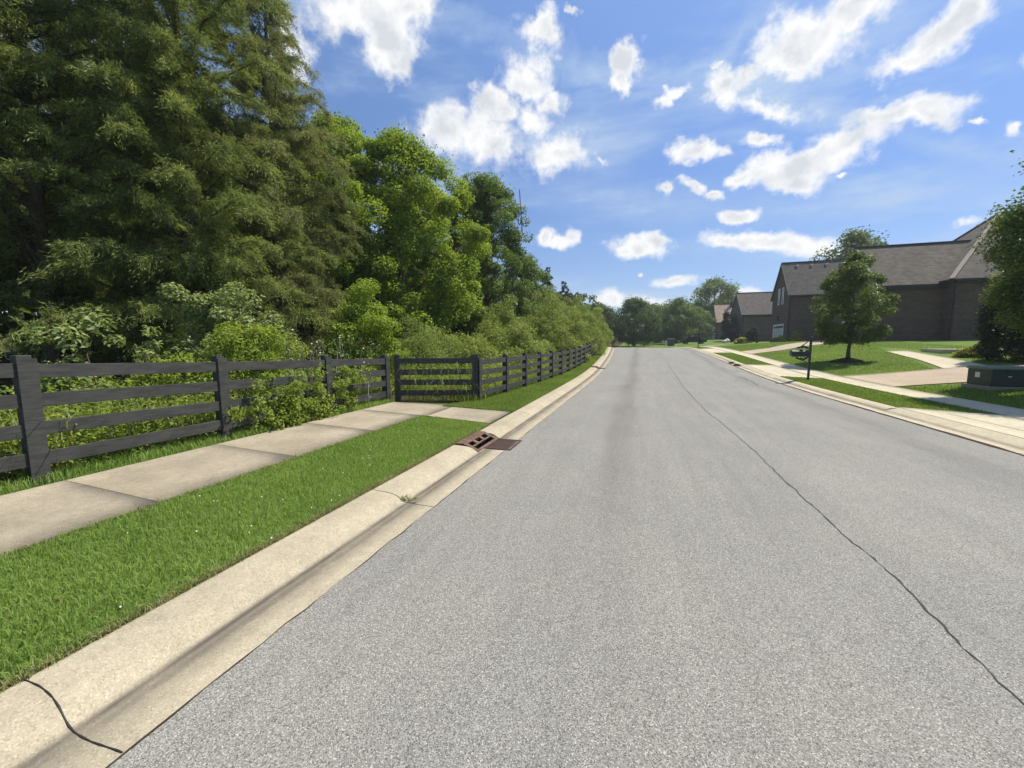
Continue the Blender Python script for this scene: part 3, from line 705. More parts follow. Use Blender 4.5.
# nearest house: gabled garage wing plus a taller hipped block
hz = 1.5
tA = thing('brick_house', (24, 46, hz), 'dark brown brick house with tall hipped taupe roof behind the young lawn tree', 'house')
gable_block(tA, 19.4, 29, 42.4, 50.0, hz, 6.9, 10.65, 'brickA', 'roofA')
garage_door(tA, 19.4, 43.0, 48.0, hz-.05, hz+2.2)
x0, x1, y0, y1, ze, za = 23.85, 40, 41.4, 53.6, 7.1, 13.2
b = WB(); b.box((x0, y0, hz-.6), (x1, y1, ze)); b.build('wall', M['brickA'], tA)
b = WB(); ov = .4; r = (y1-y0)/2; ym = (y0+y1)/2; zo = ze-.02-ov
E0, E1, E2, E3 = Vector((x0-ov, y0-ov, ze-.3)), Vector((x1+ov, y0-ov, ze-.3)), Vector((x1+ov, y1+ov, ze-.3)), Vector((x0-ov, y1+ov, ze-.3)); R0_, R1_ = Vector((x0+r, ym, za)), Vector((x1-r, ym, za))
b.add([E0, E1, E2, E3, R0_, R1_] + [v - Vector((0, 0, .12)) for v in (E0, E1, E2, E3)], [(0, 1, 5, 4), (1, 2, 5), (2, 3, 4, 5), (3, 0, 4), (0, 6, 7, 1), (1, 7, 8, 2), (2, 8, 9, 3), (3, 9, 6, 0), (6, 9, 8, 7)])
rf = b.build('roof', M['roofA'], tA)
M['cap'] = simple('ridge_shingle', (.27, .225, .185), .9, .2, var=.2, scale=4)
b = WB(); up = Vector((0, 0, .03)); b.bar(E0+up, R0_+up, .3, .05); b.bar(E3+up, R0_+up, .3, .05); b.bar(R0_+up, R1_+up, .3, .05); b.build('hip_cap', M['cap'], rf)
b = WB(); b.box((x0-ov-.12, y0-ov-.13, ze-.47), (x1, y0-ov-.004, ze-.33)); b.box((x0-ov-.13, y0-ov-.002, ze-.47), (x0-ov-.004, y0+.9, ze-.33)); b.build('gutter', M['trim'], tA)
b = WB(); b.box((x0+.0, y0-ov, ze-.6), (x1, y0-.004, ze-.48)); b.build('fascia', M['trim'], tA)
b = WB(); b.bar((x0+.1, y0-.06, hz-.1), (x0+.1, y0-.06, ze-.5), .12, .09, Vector((0, 1, 0))); b.build('downspout', M['trim'], tA)

def side_house(label, x0, x1, y0, y1, zb, ze, zr, brick, roof, door=None, wins=(), vents=0, lantern=None):
    t = thing('brick_house', ((x0+x1)/2, (y0+y1)/2, zb), label, 'house')
    wall, rf = gable_block(t, x0, x1, y0, y1, zb, ze, zr, brick, roof)
    if door: garage_door(t, x0, *door)
    for w in wins: window(t, x0, *w)
    ym = (y0+y1)/2
    for k in range(vents):
        b = WB(); xx = x0+1.6+k*1.75; zz = zr-.74; yy = ym-.52
        b.lathe([(.0, .32), (.17, .3), (.2, .22), (.1, .2), (.08, -.3)], (xx, yy, zz), 10); b.build('roof_vent', M['white'], rf)
    if lantern:
        y, z = lantern; b = WB(); b.box((x0-.2, y-.12, z-.3), (x0-.01, y+.12, z+.22)); b.prism([(y-.16, z+.222), (y+.16, z+.222), (y, z+.42)], 'x', x0-.24, x0-.005); b.build('wall_lantern', M['black_metal'], t)
    # small return eaves at the gable foot and a downspout
    b = WB(); b.bar((x0+.1, y0-.06, zb-.2), (x0+.1, y0-.06, ze-.4), .11, .09, Vector((0, 1, 0))); b.build('downspout', M['trim'], t)
    return t
side_house('tall brown brick house with two narrow gable windows and a pale garage door', 19.5, 33, 64.1, 71.3, 1.95, 8.7, 13.3, 'brickB', 'roofB',
           (65.7, 69.9, 1.9, 4.3), ((66.45, 66.95, 7.4, 9.6), (68.1, 68.6, 7.4, 9.6)), 6, (68.0, 5.3))
side_house('grey-brown brick house with dark grey roof, between the tan-roofed house and the tall gabled house', 19.5, 36, 89.9, 101, 2.05, 7.6, 12.3, 'brickC', 'roofB',
           (91.5, 96.5, 2.0, 4.2), ((98, 99, 6.2, 7.8),))
tD = side_house('small far brick house with a tan orange roof, beside two dark columnar evergreens', 19.5, 33, 117.4, 127.5, 2.2, 7.5, 12.4, 'brickC', 'roofD', (119, 124, 2.15, 4.3), (), 0)
b = WB(); b.box((23.2, 121.4, 11.2), (23.8, 122.0, 12.9)); b.build('vent_pipe', M['trim'], tD)

# ================================================================== BEYOND THE RISE
t = thing('far_house', (4.7, 142, gz(4.7, 142)), 'pale sided house with a low grey roof half hidden behind trees at the road end', 'house')
z = gz(4.7, 142)
b = WB(); b.box((-1.5, 140, z-.3), (10.5, 149, z+2.9)); b.build('wall', M['siding'], t)
M['roofgrey'] = simple('grey_shingle', (.3, .29, .28), .9, .2, var=.15)
b = WB(); quadplate(b, [(-2, 139.5, z+2.75), (11, 139.5, z+2.75), (11, 144.5, z+5.4), (-2, 144.5, z+5.4)], .15); quadplate(b, [(11, 149.5, z+2.75), (-2, 149.5, z+2.75), (-2, 144.502, z+5.4), (11, 144.502, z+5.4)], .15); b.build('roof', M['roofgrey'], t)
b = WB(); b.box((1.5, 139.93, z+.9), (2.7, 139.99, z+2.1)); b.box((5.5, 139.93, z+.9), (6.7, 139.99, z+2.1)); b.build('window', M['glass'], t)
t = thing('far_house', (19, 158, gz(19, 158)), 'pale house with a light grey roof seen under the large far tree', 'house')
z = gz(19, 150)
b = WB(); b.box((13, 150, z-.3), (25, 160, z+2.9)); b.build('wall', M['siding'], t)
b = WB(); quadplate(b, [(12.5, 149.5, z+2.75), (25.5, 149.5, z+2.75), (25.5, 155, z+6), (12.5, 155, z+6)], .15); quadplate(b, [(25.5, 160.5, z+2.75), (12.5, 160.5, z+2.75), (12.5, 155.002, z+6), (25.5, 155.002, z+6)], .15); b.build('roof', M['roofgrey'], t)

def car():
    x, y = 9.9, 84; z = gz(x, y); L = 4.5
    t = thing('parked_car', (x, y, z), 'dark parked car at the far end of the road below the trees', 'car', None, rad(8))
    b = MB(); b.prism([(-2.25, .35), (2.25, .35), (2.28, .7), (2.15, .88), (1.25, .98), (.75, 1.42), (-1.1, 1.45), (-1.75, 1.0), (-2.22, .92)], 'y', -.88, .88); b.build('body', M['car'], t, .06)
    b = MB(); b.prism([(1.08, 1.0), (.7, 1.36), (-1.05, 1.38), (-1.5, 1.0)], 'y', -.895, .895); b.build('window', M['glass'], t)
    for sx in (-1.4, 1.4):
        for sy in (-.8, .8):
            b = MB(); b.tube([(sx, sy-.1, .33), (sx, sy+.1, .33)], .33, 16); b.build('wheel', M['tar'], t)
    for sy in (-.62, .62):
        b = MB(); b.box((-2.27, sy-.16, .66), (-2.2, sy+.16, .8)); b.build('tail_light', simple('tail_red', (.25, .01, .01), .3), t, .01)
M['car'] = simple('dark_car_paint', (.012, .014, .018), .25, .6, var=.1)
car()
x, y = 4.7, 80; z = gz(x, y)
t = thing('marker_post', (x, y, z), 'slim white post standing on the grass past the end of the road', 'post'); b = MB(); b.tube([(0, 0, -.2), (0, 0, 1.1)], .07, 8); b.lathe([(.075, 1.1), (.05, 1.16), (0, 1.18)], n=8); b.build('shaft', M['white'], t)
x, y = 5.9, 84; z = gz(x, y)
t = thing('brick_pillar', (x, y, z), 'grey brick pillar with a stone cap at the far end of the road', 'pillar'); b = MB(); b.box((-.6, -.5, -.3), (.6, .5, 1.35)); b.build('shaft', M['brickC'], t); b = MB(); b.box((-.68, -.58, 1.352), (.68, .58, 1.45)); b.build('cap', M['stone'], t, .02)
# ================================================================== TREES AND PLANTS
def tree_thing(name, x, y, label, cat='tree', group=None, rz=0): return thing(name, (x, y, gz(x, y)), label, cat, group, rz)
# big junipers beyond the near fence
CG = 'cedar trees beyond the near fence'
c1 = tree_thing('cedar_tree', -13.9, 8.9, 'tall olive cedar whose dark trunk shows through a sky gap in its crown', 'tree', CG); cedar(c1, 11, 17, 4.7, .03, 185, M['cedar'], per=33, spray=.118, dens=60, low=.0, power=2.0, droop=.12)
c2 = tree_thing('cedar_tree', -13.3, 11.7, 'dense grey-green cedar, rightmost and fullest of the tall cedars, bare twigs in its top', 'tree', CG); cedar(c2, 12, 15.4, 3.45, .01, 190, M['cedar_grey'], per=36, spray=.108, dens=64, power=1.9, low=.0, droop=.1)
c3 = tree_thing('cedar_tree', -16.2, 6.6, 'spreading dark cedar at the left end of the fence, drooping boughs', 'tree', CG); cedar(c3, 13, 15.5, 5.2, .2, 150, M['cedar'], per=33, spray=.118, dens=60, low=.0, power=2.0, droop=.12)
c4 = tree_thing('cedar_tree', -12.0, 7.8, 'low sunlit yellowish cedar bough mass above the pale shrub', 'tree', CG); cedar(c4, 14, 6.2, 2.3, .04, 80, M['cedar'], per=32, spray=.1, dens=50, low=.0, droop=.15)
for (src, x, y, rz, s, lab) in ((c1, -21, 12.5, 2.1, 1.0, 'shaded cedar standing behind the trunk with the sky gap'), (c2, -19.5, 18, 1.2, 1.02, 'grey-green cedar half hidden behind the fullest cedar'),
                                (c3, -23, 7.5, 2.9, 1.05, 'dark cedar deep behind the left end of the fence'), (c2, -17.6, 1.0, 4.0, .95, 'dark cedar cut off by the left edge of the picture')):
    o = copy_tree(src); o.location = (x, y, gz(x, y)); o.rotation_euler.z = rz; o.scale = (s, s, s); o['label'] = lab
# broadleaf trees behind the fence
d1 = tree_thing('broadleaf_tree', -12.2, 18.3, 'bright yellow-green leafy tree right of the tall cedars'); deciduous(d1, 21, 12.5, 4.05, .06, 215, 520, .13, M['hack'], cr=(.42, .85), lobes=.35, top=.62, skirt=.8, fill=.1)
d2 = tree_thing('broadleaf_tree', -10.6, 26.4, 'darker green spire-topped tree right of the yellow-green tree'); deciduous(d2, 22, 13.6, 3.45, .05, 190, 420, .145, M['oak'], cr=(.42, .85), lobes=.3, top=.68, skirt=.8, fill=.1)
d3 = tree_thing('broadleaf_tree', -10.2, 35, 'rounded mid-green tree lower down the row, before the small conifers'); deciduous(d3, 23, 8.8, 2.5, .06, 130, 340, .15, M['oak'], cr=(.5, .95), lobes=.35)
for (src, x, y, rz, s, lab) in ((d1, -15.6, 17.4, 3.6, 1.08, 'leafy green tree between the fullest cedar and the yellow-green tree'), (d1, -13.6, 24, 2, .95, 'green tree filling the gap behind the yellow-green tree'), (d2, -15.5, 32, 1.1, .8, 'green tree behind the spire-topped tree')):
    o = copy_tree(src); o.location = (x, y, gz(x, y)); o.rotation_euler.z = rz; o.scale = (s, s, s); o['label'] = lab
t = tree_thing('dead_snag', -8.6, 26.6, 'bare grey dead snag rising at the right side of the spire-topped tree', 'dead tree')
b = MB(); gg = np.random.default_rng(4); P = branch(b, (0, 0, -.1), (.35, .2, 11.8), .12, .035, gg, .0, 6, 7)
for k in range(7):
    z = 5+k*.9; branch(b, np.array([.35*z/11.8, .2*z/11.8, z]), np.array([.35*z/11.8+gg.normal(0, .7), gg.normal(0, .6), z+gg.uniform(.5, 1.3)]), .035, .008, gg, .1, 4, 5)
b.build('trunk', M['bark_dead'], t)
C, N = cluster_leaves(np.array([(.5, .1, 7.6), (.9, .2, 8.6), (.75, 0, 9.6), (.6, .1, 10.4), (1.0, -.2, 7.0)]), np.array([.45, .5, .45, .4, .5]), 110, gg)
leaves_mesh('vine', C, N, .16, .55, gg, M['oak'], t)
# small conifers farther along
for i, (x, y, h, r, lab) in enumerate(((-10.6, 46.5, 9.6, 2.5, 'dark pointed conifer above the roadside brush, nearest of the small conifers'), (-9.4, 52, 8.6, 2.4, 'dark conifer with a sideways-leaning top right of the nearest small conifer'), (-9.5, 63, 8.0, 2.2, 'tiny pointed far conifer poking above the brush line'))):
    k = tree_thing('conifer_tree', x, y, lab, 'tree', 'small conifers above the brush'); cedar(k, 40+i, h, r, .05, 70, M['evergreen'] if i < 2 else M['cedar'], per=18, spray=.3, dens=16, low=.1, sway=.06+.12*(i == 1))
# roadside brush along the fence: separate shrubs
bd = [(-7.6, 15.2, 2.2, 1.7, 'pale olive shrub just behind the fence corner post'), (-6.3, 18.5, 2.0, 2.1, 'light green shrub behind the first posts of the long fence'), (-7.8, 22.4, 2.6, 3.1, 'taller brush shrub under the spire-topped tree'),
      (-5.9, 25.5, 2.1, 3.1, 'yellow-green brush shrub leaning over the middle of the long fence'), (-7.0, 30, 2.7, 4.0, 'tall rounded brush shrub below the rounded mid-green tree'), (-5.4, 33, 2.0, 3.2, 'bright brush shrub spilling over the upper fence'),
      (-7.2, 38, 2.8, 4.6, 'high brush shrub beneath the nearest small conifer'), (-5.6, 41, 2.0, 3.2, 'sunlit shrub where the fence disappears into the brush')]
protoB = []
for i, (x, y, r, h, lab) in enumerate(bd):
    k = tree_thing('brush_shrub', x, y, lab, 'shrub', 'brush shrubs behind the long fence')
    bush(k, 60+i, r, r*1.15, h, 85, 210, .085+.0012*y, M['brushy'], (.32, .65), .42, 14, .6, .12); protoB.append(k)
for i, (x, y, s, q, lab) in enumerate(((-6.6, 46.5, 1.0, 4, 'shrub past the end of the fence where the road tops the rise'), (-6.2, 51, .95, 6, 'yellowish shrub crowding the kerb near the top of the road'), (-6.0, 56.5, .9, 4, 'last rounded shrub before the road end, by the kerb'),
                                       (-10.0, 40.5, 1.2, 6, 'shrub filling the space between the two nearest small conifers'), (-9.2, 57, 1.15, 4, 'high brush shrub before the tiny pointed conifer'), (-9.2, 69, 1.1, 6, 'hazy shrub right of the tiny pointed conifer'))):
    o = copy_tree(protoB[q]); o.location = (x, y, gz(x, y)); o.rotation_euler.z = i*1.3+.5; o.scale = (s, s, s); o['label'] = lab
# shrubs just beyond the near fence
k = tree_thing('shrub', -8.9, 6.5, 'silvery pale green shrub rising above the fence below the cedar boughs', 'shrub'); bush(k, 31, 1.1, 1.2, 2.5, 75, 220, .08, M['pale'], (.18, .36), .5, 14, .8, .25)
k = tree_thing('shrub', -7.8, 6.0, 'bright lime-green shrub at fence-top height in front of the silvery one', 'shrub'); bush(k, 32, 1.0, 1.5, 1.8, 70, 200, .075, M['weed'], (.2, .38), .42, 10, .7, .15)
k = tree_thing('shrub', -8.7, 10.9, 'rounded glossy green shrub above the fence beside the corner', 'shrub'); bush(k, 33, 1.15, 1.3, 3.3, 95, 220, .085, M['hack'], (.25, .45), .55, 10, .7, .1)
k = tree_thing('weed_clump', -9.1, 4.0, 'leafy pale pokeweed standing over the fence between the first two posts', 'weed'); bush(k, 34, .5, .7, 2.0, 26, 70, .11, M['pale'], (.15, .3), .45, 8, .9, .25)
k = tree_thing('weed_clump', -9.0, 5.0, 'small leafy weed sprig peeking over the rail right of the pokeweed', 'weed'); bush(k, 35, .3, .4, 1.85, 14, 60, .09, M['pale'], (.12, .22), .45, 5, .9, .25)
k = tree_thing('shrub', -7.6, 12.4, 'straw-tinted loose shrub over the crossing fence', 'shrub'); bush(k, 36, 1.5, 1.4, 1.9, 70, 150, .08, M['brushy'], (.22, .42), .3, 16, .5, .25)
# white-flowered weeds by the third post
k = tree_thing('flowering_weed', -7.3, 7.1, 'tall spindly weeds dotted with white flower heads by the third post', 'weed')
gg = np.random.default_rng(9); b = MB(); fl = MB(); CC = []; heads = []
for i in range(46):
    p = np.array([gg.normal(0, .42), gg.normal(0, .75), -.05]); q = p + [gg.normal(0, .2), gg.normal(0, .2), gg.uniform(1.0, 1.9)]
    P = branch(b, p, q, .008, .004, gg, .02, 4, 5)
    for a in range(26): f = gg.uniform(.15, .98); CC.append(p*(1-f)+q*f + gg.normal(size=3)*[.09, .09, .05])
    if i % 2 == 0: heads.append(tuple(q))
b.build('stem', M['bark_dead'], k)
fl.lathe([(0, -.014), (.018, -.006), (.022, .005), (.014, .015), (0, .018)], (0, 0, 0), 6); fh = fl.build('flower_head', M['petal'], k)
for i, q in enumerate(heads):
    o = fh if i == 0 else fh.copy()
    if i: COL.objects.link(o); o.parent = k
    o.location = q
C = np.array(CC); leaves_mesh('foliage', C, unit(gg.normal(size=C.shape)*.8+[0, 0, .6]), .085, .35, gg, M['pale'], k)
# creeper on the fence between the second and third posts
k = tree_thing('climbing_vine', -6.1, 5.55, 'leafy green vine sprawling through the rails between the second and third posts', 'vine')
gg = np.random.default_rng(10); cc = np.stack([gg.normal(.02, .09, 60), gg.normal(.15, .62, 60), np.abs(gg.normal(.38, .32, 60))+.03], -1); cc[:, 2] = np.minimum(cc[:, 2], 1.25 - .35*np.abs(cc[:, 1]))
cc[:, 2] = np.maximum(cc[:, 2], .04); C, N = cluster_leaves(cc, gg.uniform(.1, .2, 60), 75, gg, .9); N[:, 0] += .5
C = C[C[:, 2] > .01]; N = unit(N[:len(C)]); leaves_mesh('foliage', C, N, .06, .6, gg, M['weed'], k)
b = MB()
for i in range(12): branch(b, (0, gg.normal(.15, .4), 0), cc[i*4], .008, .004, gg, .1, 4, 5)
b.build('stem', M['bark'], k)
k = tree_thing('climbing_vine', -6.1, 6.95, 'thin yellowish vine climbing just past the third post', 'vine')
cc = np.stack([gg.normal(.02, .05, 22), gg.normal(0, .14, 22), gg.uniform(.05, 1.0, 22)], -1); C, N = cluster_leaves(cc, gg.uniform(.06, .13, 22), 55, gg); leaves_mesh('foliage', C, unit(N+[.4, 0, 0]), .05, .5, gg, M['weed'], k)
b = MB(); branch(b, (0, 0, -.05), (.02, .05, 1.05), .006, .003, gg, 0, 4, 5); b.build('stem', M['bark'], k)
# reeds hanging over the crossing fence
k = tree_thing('reed_clump', -5.2, 9.7, 'pale arching reed blades hanging over the crossing fence', 'grass clump')
gg = np.random.default_rng(12); b = MB(); n = 150
for i in range(n):
    x = gg.uniform(-.75, .95); p = Vector((x, -.54 + gg.uniform(.06, .4) + .436*x, -.03)); h = gg.uniform(.45, 1.35); dr = Vector((gg.normal(0, .22), -gg.uniform(.25, .75), 0)); w = gg.uniform(.006, .014)
    pts = [p + Vector((0, 0, h*s*(1.75-s*.9))) + dr*(s**1.7) for s in np.linspace(0, 1, 6)]; pts[-1].z -= h*.22
    base = len(b.v); sd = Vector((dr.y, -dr.x, 0)).normalized()
    for s, q in zip(np.linspace(1, .1, 6), pts): b.v += [tuple(q - sd*w*s), tuple(q + sd*w*s)]
    b.f += [(base+2*m, base+2*m+1, base+2*m+3, base+2*m+2) for m in range(5)]
b.build('blade', M['rattan'], k)
o = k.children[0]; o['kind'] = 'stuff'
# undergrowth and grass (uncountable)
gg = np.random.default_rng(14)
def undergrowth(n, per, u0, u1, y0, y1, hlo, hhi, leaf, mat, mask=None, name='undergrowth'):
    P = ground_pts(n, u0, u1, y0, y1, gg, 0, mask); n = len(P); i = np.repeat(np.arange(n), per)
    H = gg.uniform(hlo, hhi, n)*(.55+.9*gg.random(n)**2)
    f = gg.uniform(.1, 1, len(i)); C = P[i] + np.stack([gg.normal(0, .11, len(i)), gg.normal(0, .11, len(i)), H[i]*f], -1)
    N = unit(gg.normal(size=C.shape)*.6 + [0.15, 0, .9]); return tag(leaves_mesh(name, C, N, leaf, .4, gg, mat, None), kind='stuff')
undergrowth(2400, 26, -10.5, -6.42, -1, 9.2, .22, .85, .085, M['weed'])
undergrowth(1700, 22, -15, -8.6, -1, 20, .3, .9, .13, M['oak'], None)
undergrowth(2200, 20, -9.0, -4.6, 10, 22, .2, .75, .1, M['weed'], lambda u, y: (u < -4.5))
undergrowth(3200, 14, -24, -5.0, 18, 62, .3, 1.3, .2, M['brushy'], lambda u, y: (u < -5.0))
P = ground_pts(2600, -8.5, -6.36, -1, 9.0, gg); tag(blades('tall_grass', P, .85, .016, gg, M['rattan'], None, .9), kind='stuff')
P = ground_pts(9000, -6.4, -6.02, -1, 8.6, gg); tag(blades('grass', P, .13, .007, gg, M['grass'], None, .9), kind='stuff')
P = ground_pts(2400, -4.55, -4.05, 9.2, 30, gg); tag(blades('tall_grass', P, .3, .014, gg, M['weed'], None, .8), kind='stuff')
def vergemask(u, y): return (y < np.interp(u, [-4.35, -2.8], [7.24, 7.06])) & (u < -2.775 + .03*np.sin(y*7)*np.sin(y*2.3)) & (u > -4.44 + .025*np.sin(y*9))
den = 210000
y = .2 + 7.0*gg.random(den)**1.25; u = gg.uniform(-4.46, -2.75, den); m = vergemask(u, y); u, y = u[m], y[m]
P = np.stack([u, y, surf(u, y)-.015], -1); tag(blades('grass', P, .05, .004, gg, M['grass'], None, 1.0), kind='stuff')
k2 = gg.integers(0, len(P), 14000); tag(blades('grass', P[k2]+[0, 0, .0], .085, .008, gg, M['lawn_blades'], None, 1.0), kind='stuff')
Pv = P
e = gg.uniform(.3, 7.0, 7000); u = -2.765 + np.abs(gg.normal(0, .035, 7000))*np.where(gg.random(7000) < .75, -1, .35); P = np.stack([u, e, surf(np.minimum(u, -2.78), e)-.004], -1)   # dry thatch creeping over the kerb
tag(blades('dry_grass', P, .045, .005, gg, M['thatch'], None, 1.3), kind='stuff')
e = gg.uniform(.8, 7.0, 2600); u = -4.42 + gg.normal(0, .02, 2600); P = np.stack([u, e, surf(u, e)-.004], -1); tag(blades('dry_grass', P, .05, .005, gg, M['thatch'], None, 1.3), kind='stuff')
b = MB()                                                   # clover heads
for i in gg.integers(0, len(Pv), 60):
    if Pv[i][1] > 1.2: b.lathe([(0, -.006), (.005, -.003), (.007, .002), (.004, .007), (0, .008)], Pv[i]+np.array([0, 0, gg.uniform(.03, .05)]), 6)
tag(b.build('clover', M['petal']), kind='stuff')
y = 8.5 + 34*gg.random(120000)**1.5; lo = np.interp(y, [8.5, 9.7, 12, 18, 26, 60], [-4.6, -4.25, -4.05, -3.72, -3.52, -3.4]); u = lo + (-2.76-lo)*gg.random(len(y)); P = np.stack([u+bend(y), y, surf(u, y)-.012], -1)
tag(blades('grass', P, .075, .009, gg, M['lawn_blades'], None, .9), kind='stuff')
# lawns on the house side
def lawn_mask(u, y):
    d2 = (u > 8.2) & (y > 16.75) & (y < 21.2+.09*(u-10)); 
    path = (u > 11.8) & (u < 16.6) & (y > 21) & (abs((u-13.1) - (y-21.4)*.33) < 1.1)
    d3 = (u > 8.2) & (y > np.interp(u, [8, 11, 15, 19.6], [34, 35.4, 39.2, 42.8])) & (y < np.interp(u, [8, 11, 14.6, 19.4], [37.4, 38.8, 43.3, 48.4]))
    sw = (u > 7.53) & (u < 8.47); ap = (u < 7.56) & (((y > 20.75-.62*(u-6.165)) & (y < 26.75)) | ((y > 36.3) & (y < 42.6)) | (y < 12.1 - .62*(u-6.165)))
    return ~(d2 | path | d3 | sw | ap)
n = 200000; y = 11 + 35*gg.random(n)**1.6; u = 6.17 + 14*gg.random(n)**1.5; m = lawn_mask(u, y); u, y = u[m], y[m]
P = np.stack([u+bend(y), y, surf(u, y)-.012], -1); tag(blades('grass', P, .07, .014, gg, M['lawn_blades'], None, .9), kind='stuff')
b = MB(); 
# weed in the gutter joint
k = thing('gutter_weed', (-2.33, 3.47, .01), 'small weed sprouting from the gutter joint beside the near grass strip', 'weed'); b = MB()
cc = np.stack([gg.normal(0, .05, 9), gg.normal(0, .03, 9), gg.uniform(.01, .05, 9)], -1); C, N = cluster_leaves(cc, np.full(9, .03), 9, gg); leaves_mesh('foliage', C, N, .028, .35, gg, M['brushy'], k)
for q in cc: b.tube([(0, 0, -.01), tuple(q)], [.003, .002], 4)
b.build('stem', M['bark'], k)

# ------------------------------------------------------------------ house-side trees
k = tree_thing('lawn_tree', 11.0, 26.3, 'young round-crowned maple in a mulch ring on the sunny lawn', 'tree')
deciduous(k, 71, 5.8, 1.62, .2, 120, 330, .09, M['maple'], cr=(.25, .45), lobes=.22, top=.62, trunk_r=.085, fill=.1, skirt=.5)
t = thing('mulch_mound', (11.0, 26.3, gz(11, 26.3)), 'low dark mulch mound round the foot of the young maple', 'mulch'); b = MB(); b.lathe([(0, .2), (.2, .18), (.5, .1), (.75, .02), (.85, -.06)], n=22); b.build('mound', M['mulch'], t, smooth=True)
k = tree_thing('shade_tree', 12.4, 14.6, 'large tree at the right edge whose leafy crown overhangs the utility box', 'tree')
deciduous(k, 72, 7.8, 2.95, .2, 240, 390, .085, M['maple'], cr=(.35, .65), lobes=.25, top=.68, trunk_r=.14, skirt=.5)
k = tree_thing('columnar_evergreen', 15.6, 23.4, 'dark dense evergreen standing beside the driveway under the right-edge tree', 'tree')
bush(k, 73, .95, .95, 4.4, 190, 330, .075, M['evergreen'], (.22, .38), .4, 8, .3)
k = tree_thing('columnar_evergreen', 18.0, 24.2, 'second dark evergreen half cut off at the right edge', 'tree'); bush(k, 74, 1.6, 1.5, 4.4, 120, 200, .12, M['evergreen'], (.4, .6), .45, 8, .3)
# golden garden shrubs
def small(name, x, y, r, h, mat, lab, seed, leaf=.09, ncl=30, per=120, cat='shrub'):
    k = tree_thing(name, x, y, lab, cat); bush(k, seed, r, r, h, ncl, per, leaf, M[mat], (.18*max(1, r), .32*max(1, r)), .5, 5, .7); return k
small('golden_shrub', 16.0, 26.0, .38, .42, 'gold', 'golden shrub at the foot of the dark evergreen near the garden step', 81)
small('golden_shrub', 18.3, 62.8, .8, .9, 'gold', 'low golden mound shrub at the corner of the tall gabled house', 82, .14)
small('golden_shrub', 20.4, 62.9, .7, 1.5, 'gold', 'taller golden shrub against the dark side wall of the tall gabled house', 83, .14)
small('golden_shrub', 16.0, 73.2, 1.15, .9, 'gold', 'wide golden mound left of the pale garage door', 84, .16, 40)
small('dark_shrub', 17.6, 73.6, .95, 2.3, 'evergreen', 'dark rounded shrub between the golden mound and the pale garage door', 85, .16, 40)
for i, (x, y, lab) in enumerate(((18.0, 97.5, 'left one of the two dark columnar evergreens by the grey-brown house'), (18.3, 91.2, 'right one of the two dark columnar evergreens by the grey-brown house'))):
    k = tree_thing('columnar_evergreen', x, y, lab, 'tree'); bush(k, 90+i, [.75, .65][i], .7, [6.6, 5.6][i], 90, 130, .17, M['evergreen'], (.35, .6), .5, 5, .3)
for i, (x, y, r, lab) in enumerate(((15.4, 84.4, .45, 'pale boulder on the far lawn, left of the pair'), (16.3, 86.5, .55, 'pale boulder on the far lawn, right of the pair'))):
    t = tree_thing('boulder', x, y, lab, 'boulder'); bm = bmesh.new(); bmesh.ops.create_icosphere(bm, subdivisions=3, radius=r); gg2 = np.random.default_rng(i)
    for v in bm.verts: v.co *= 1+.18*math.sin(v.co.x*5+i)*math.cos(v.co.y*4)+.05*gg2.normal(); v.co.z = v.co.z*.75+r*.5
    me = bpy.data.meshes.new('rock'); bm.to_mesh(me); bm.free(); link('rock', me, M['stone'], t, smooth=True)
# leaf debris caught in the gutter at the second apron
b = MB(); gg = np.random.default_rng(77)
C = np.stack([gg.normal(5.78, .09, 260), np.r_[gg.normal(26.9, .22, 150), gg.normal(28.3, .12, 110)], np.zeros(260)], -1); C[:, 2] = rise(C[:, 1]) + .01 + np.abs(gg.normal(0, .035, 260)); C[:, 0] += bend(C[:, 1])
tag(leaves_mesh('leaf_litter', C, unit(gg.normal(size=C.shape)+[0, 0, .8]), .09, .6, gg, M['mulch'], None), kind='stuff')
# ------------------------------------------------------------------ far trees
f1 = tree_thing('roadside_tree', -1.2, 88, 'dark round-crowned tree standing at the very end of the road'); deciduous(f1, 101, 10.4, 4.6, .12, 110, 150, .3, M['deep'], cr=(.8, 1.5), lobes=.25, top=.6, skirt=.55)
f2 = tree_thing('roadside_tree', 8.2, 100, 'lighter green tree right of the dark round-crowned one'); deciduous(f2, 102, 10.5, 4.2, .08, 100, 140, .32, M['oak'], cr=(.8, 1.5), lobes=.4, top=.6)
f3 = tree_thing('large_tree', 21.0, 133, 'large spreading tree rising behind the tan-roofed house'); deciduous(f3, 103, 18, 8.6, .12, 130, 150, .5, M['oak'], cr=(1.2, 2.3), lobes=.35, top=.55)
f4 = tree_thing('hill_tree', 30.6, 75, 'broad hazy tree showing over the roofs behind the young maple'); deciduous(f4, 104, 17.2, 4.6, .15, 90, 150, .42, M['far'], cr=(1.1, 2.0), lobes=.35, top=.5)
far = [(f2, 4.2, 112, .95, 'leafy tree between the dark round tree and the lighter green tree'), (f1, 12.2, 106, .8, 'dark lower tree in front of the large spreading tree'), (f2, 14.6, 116, .85, 'green tree under the left side of the large spreading tree'),
       (f1, -8.5, 96, .9, 'tree left of the dark round-crowned tree, behind the brush'), (f4, 42, 80, .8, 'lower hazy tree at the right of the tree over the roofs'), (f3, 1.0, 165, .8, 'far wide tree behind the pale sided house')]
for i, (src, x, y, s, lab) in enumerate(far):
    o = copy_tree(src); o.location = (x, y, gz(x, y)-.1); o.rotation_euler.z = i*1.7+.6; o.scale = (s, s, s); o['label'] = lab
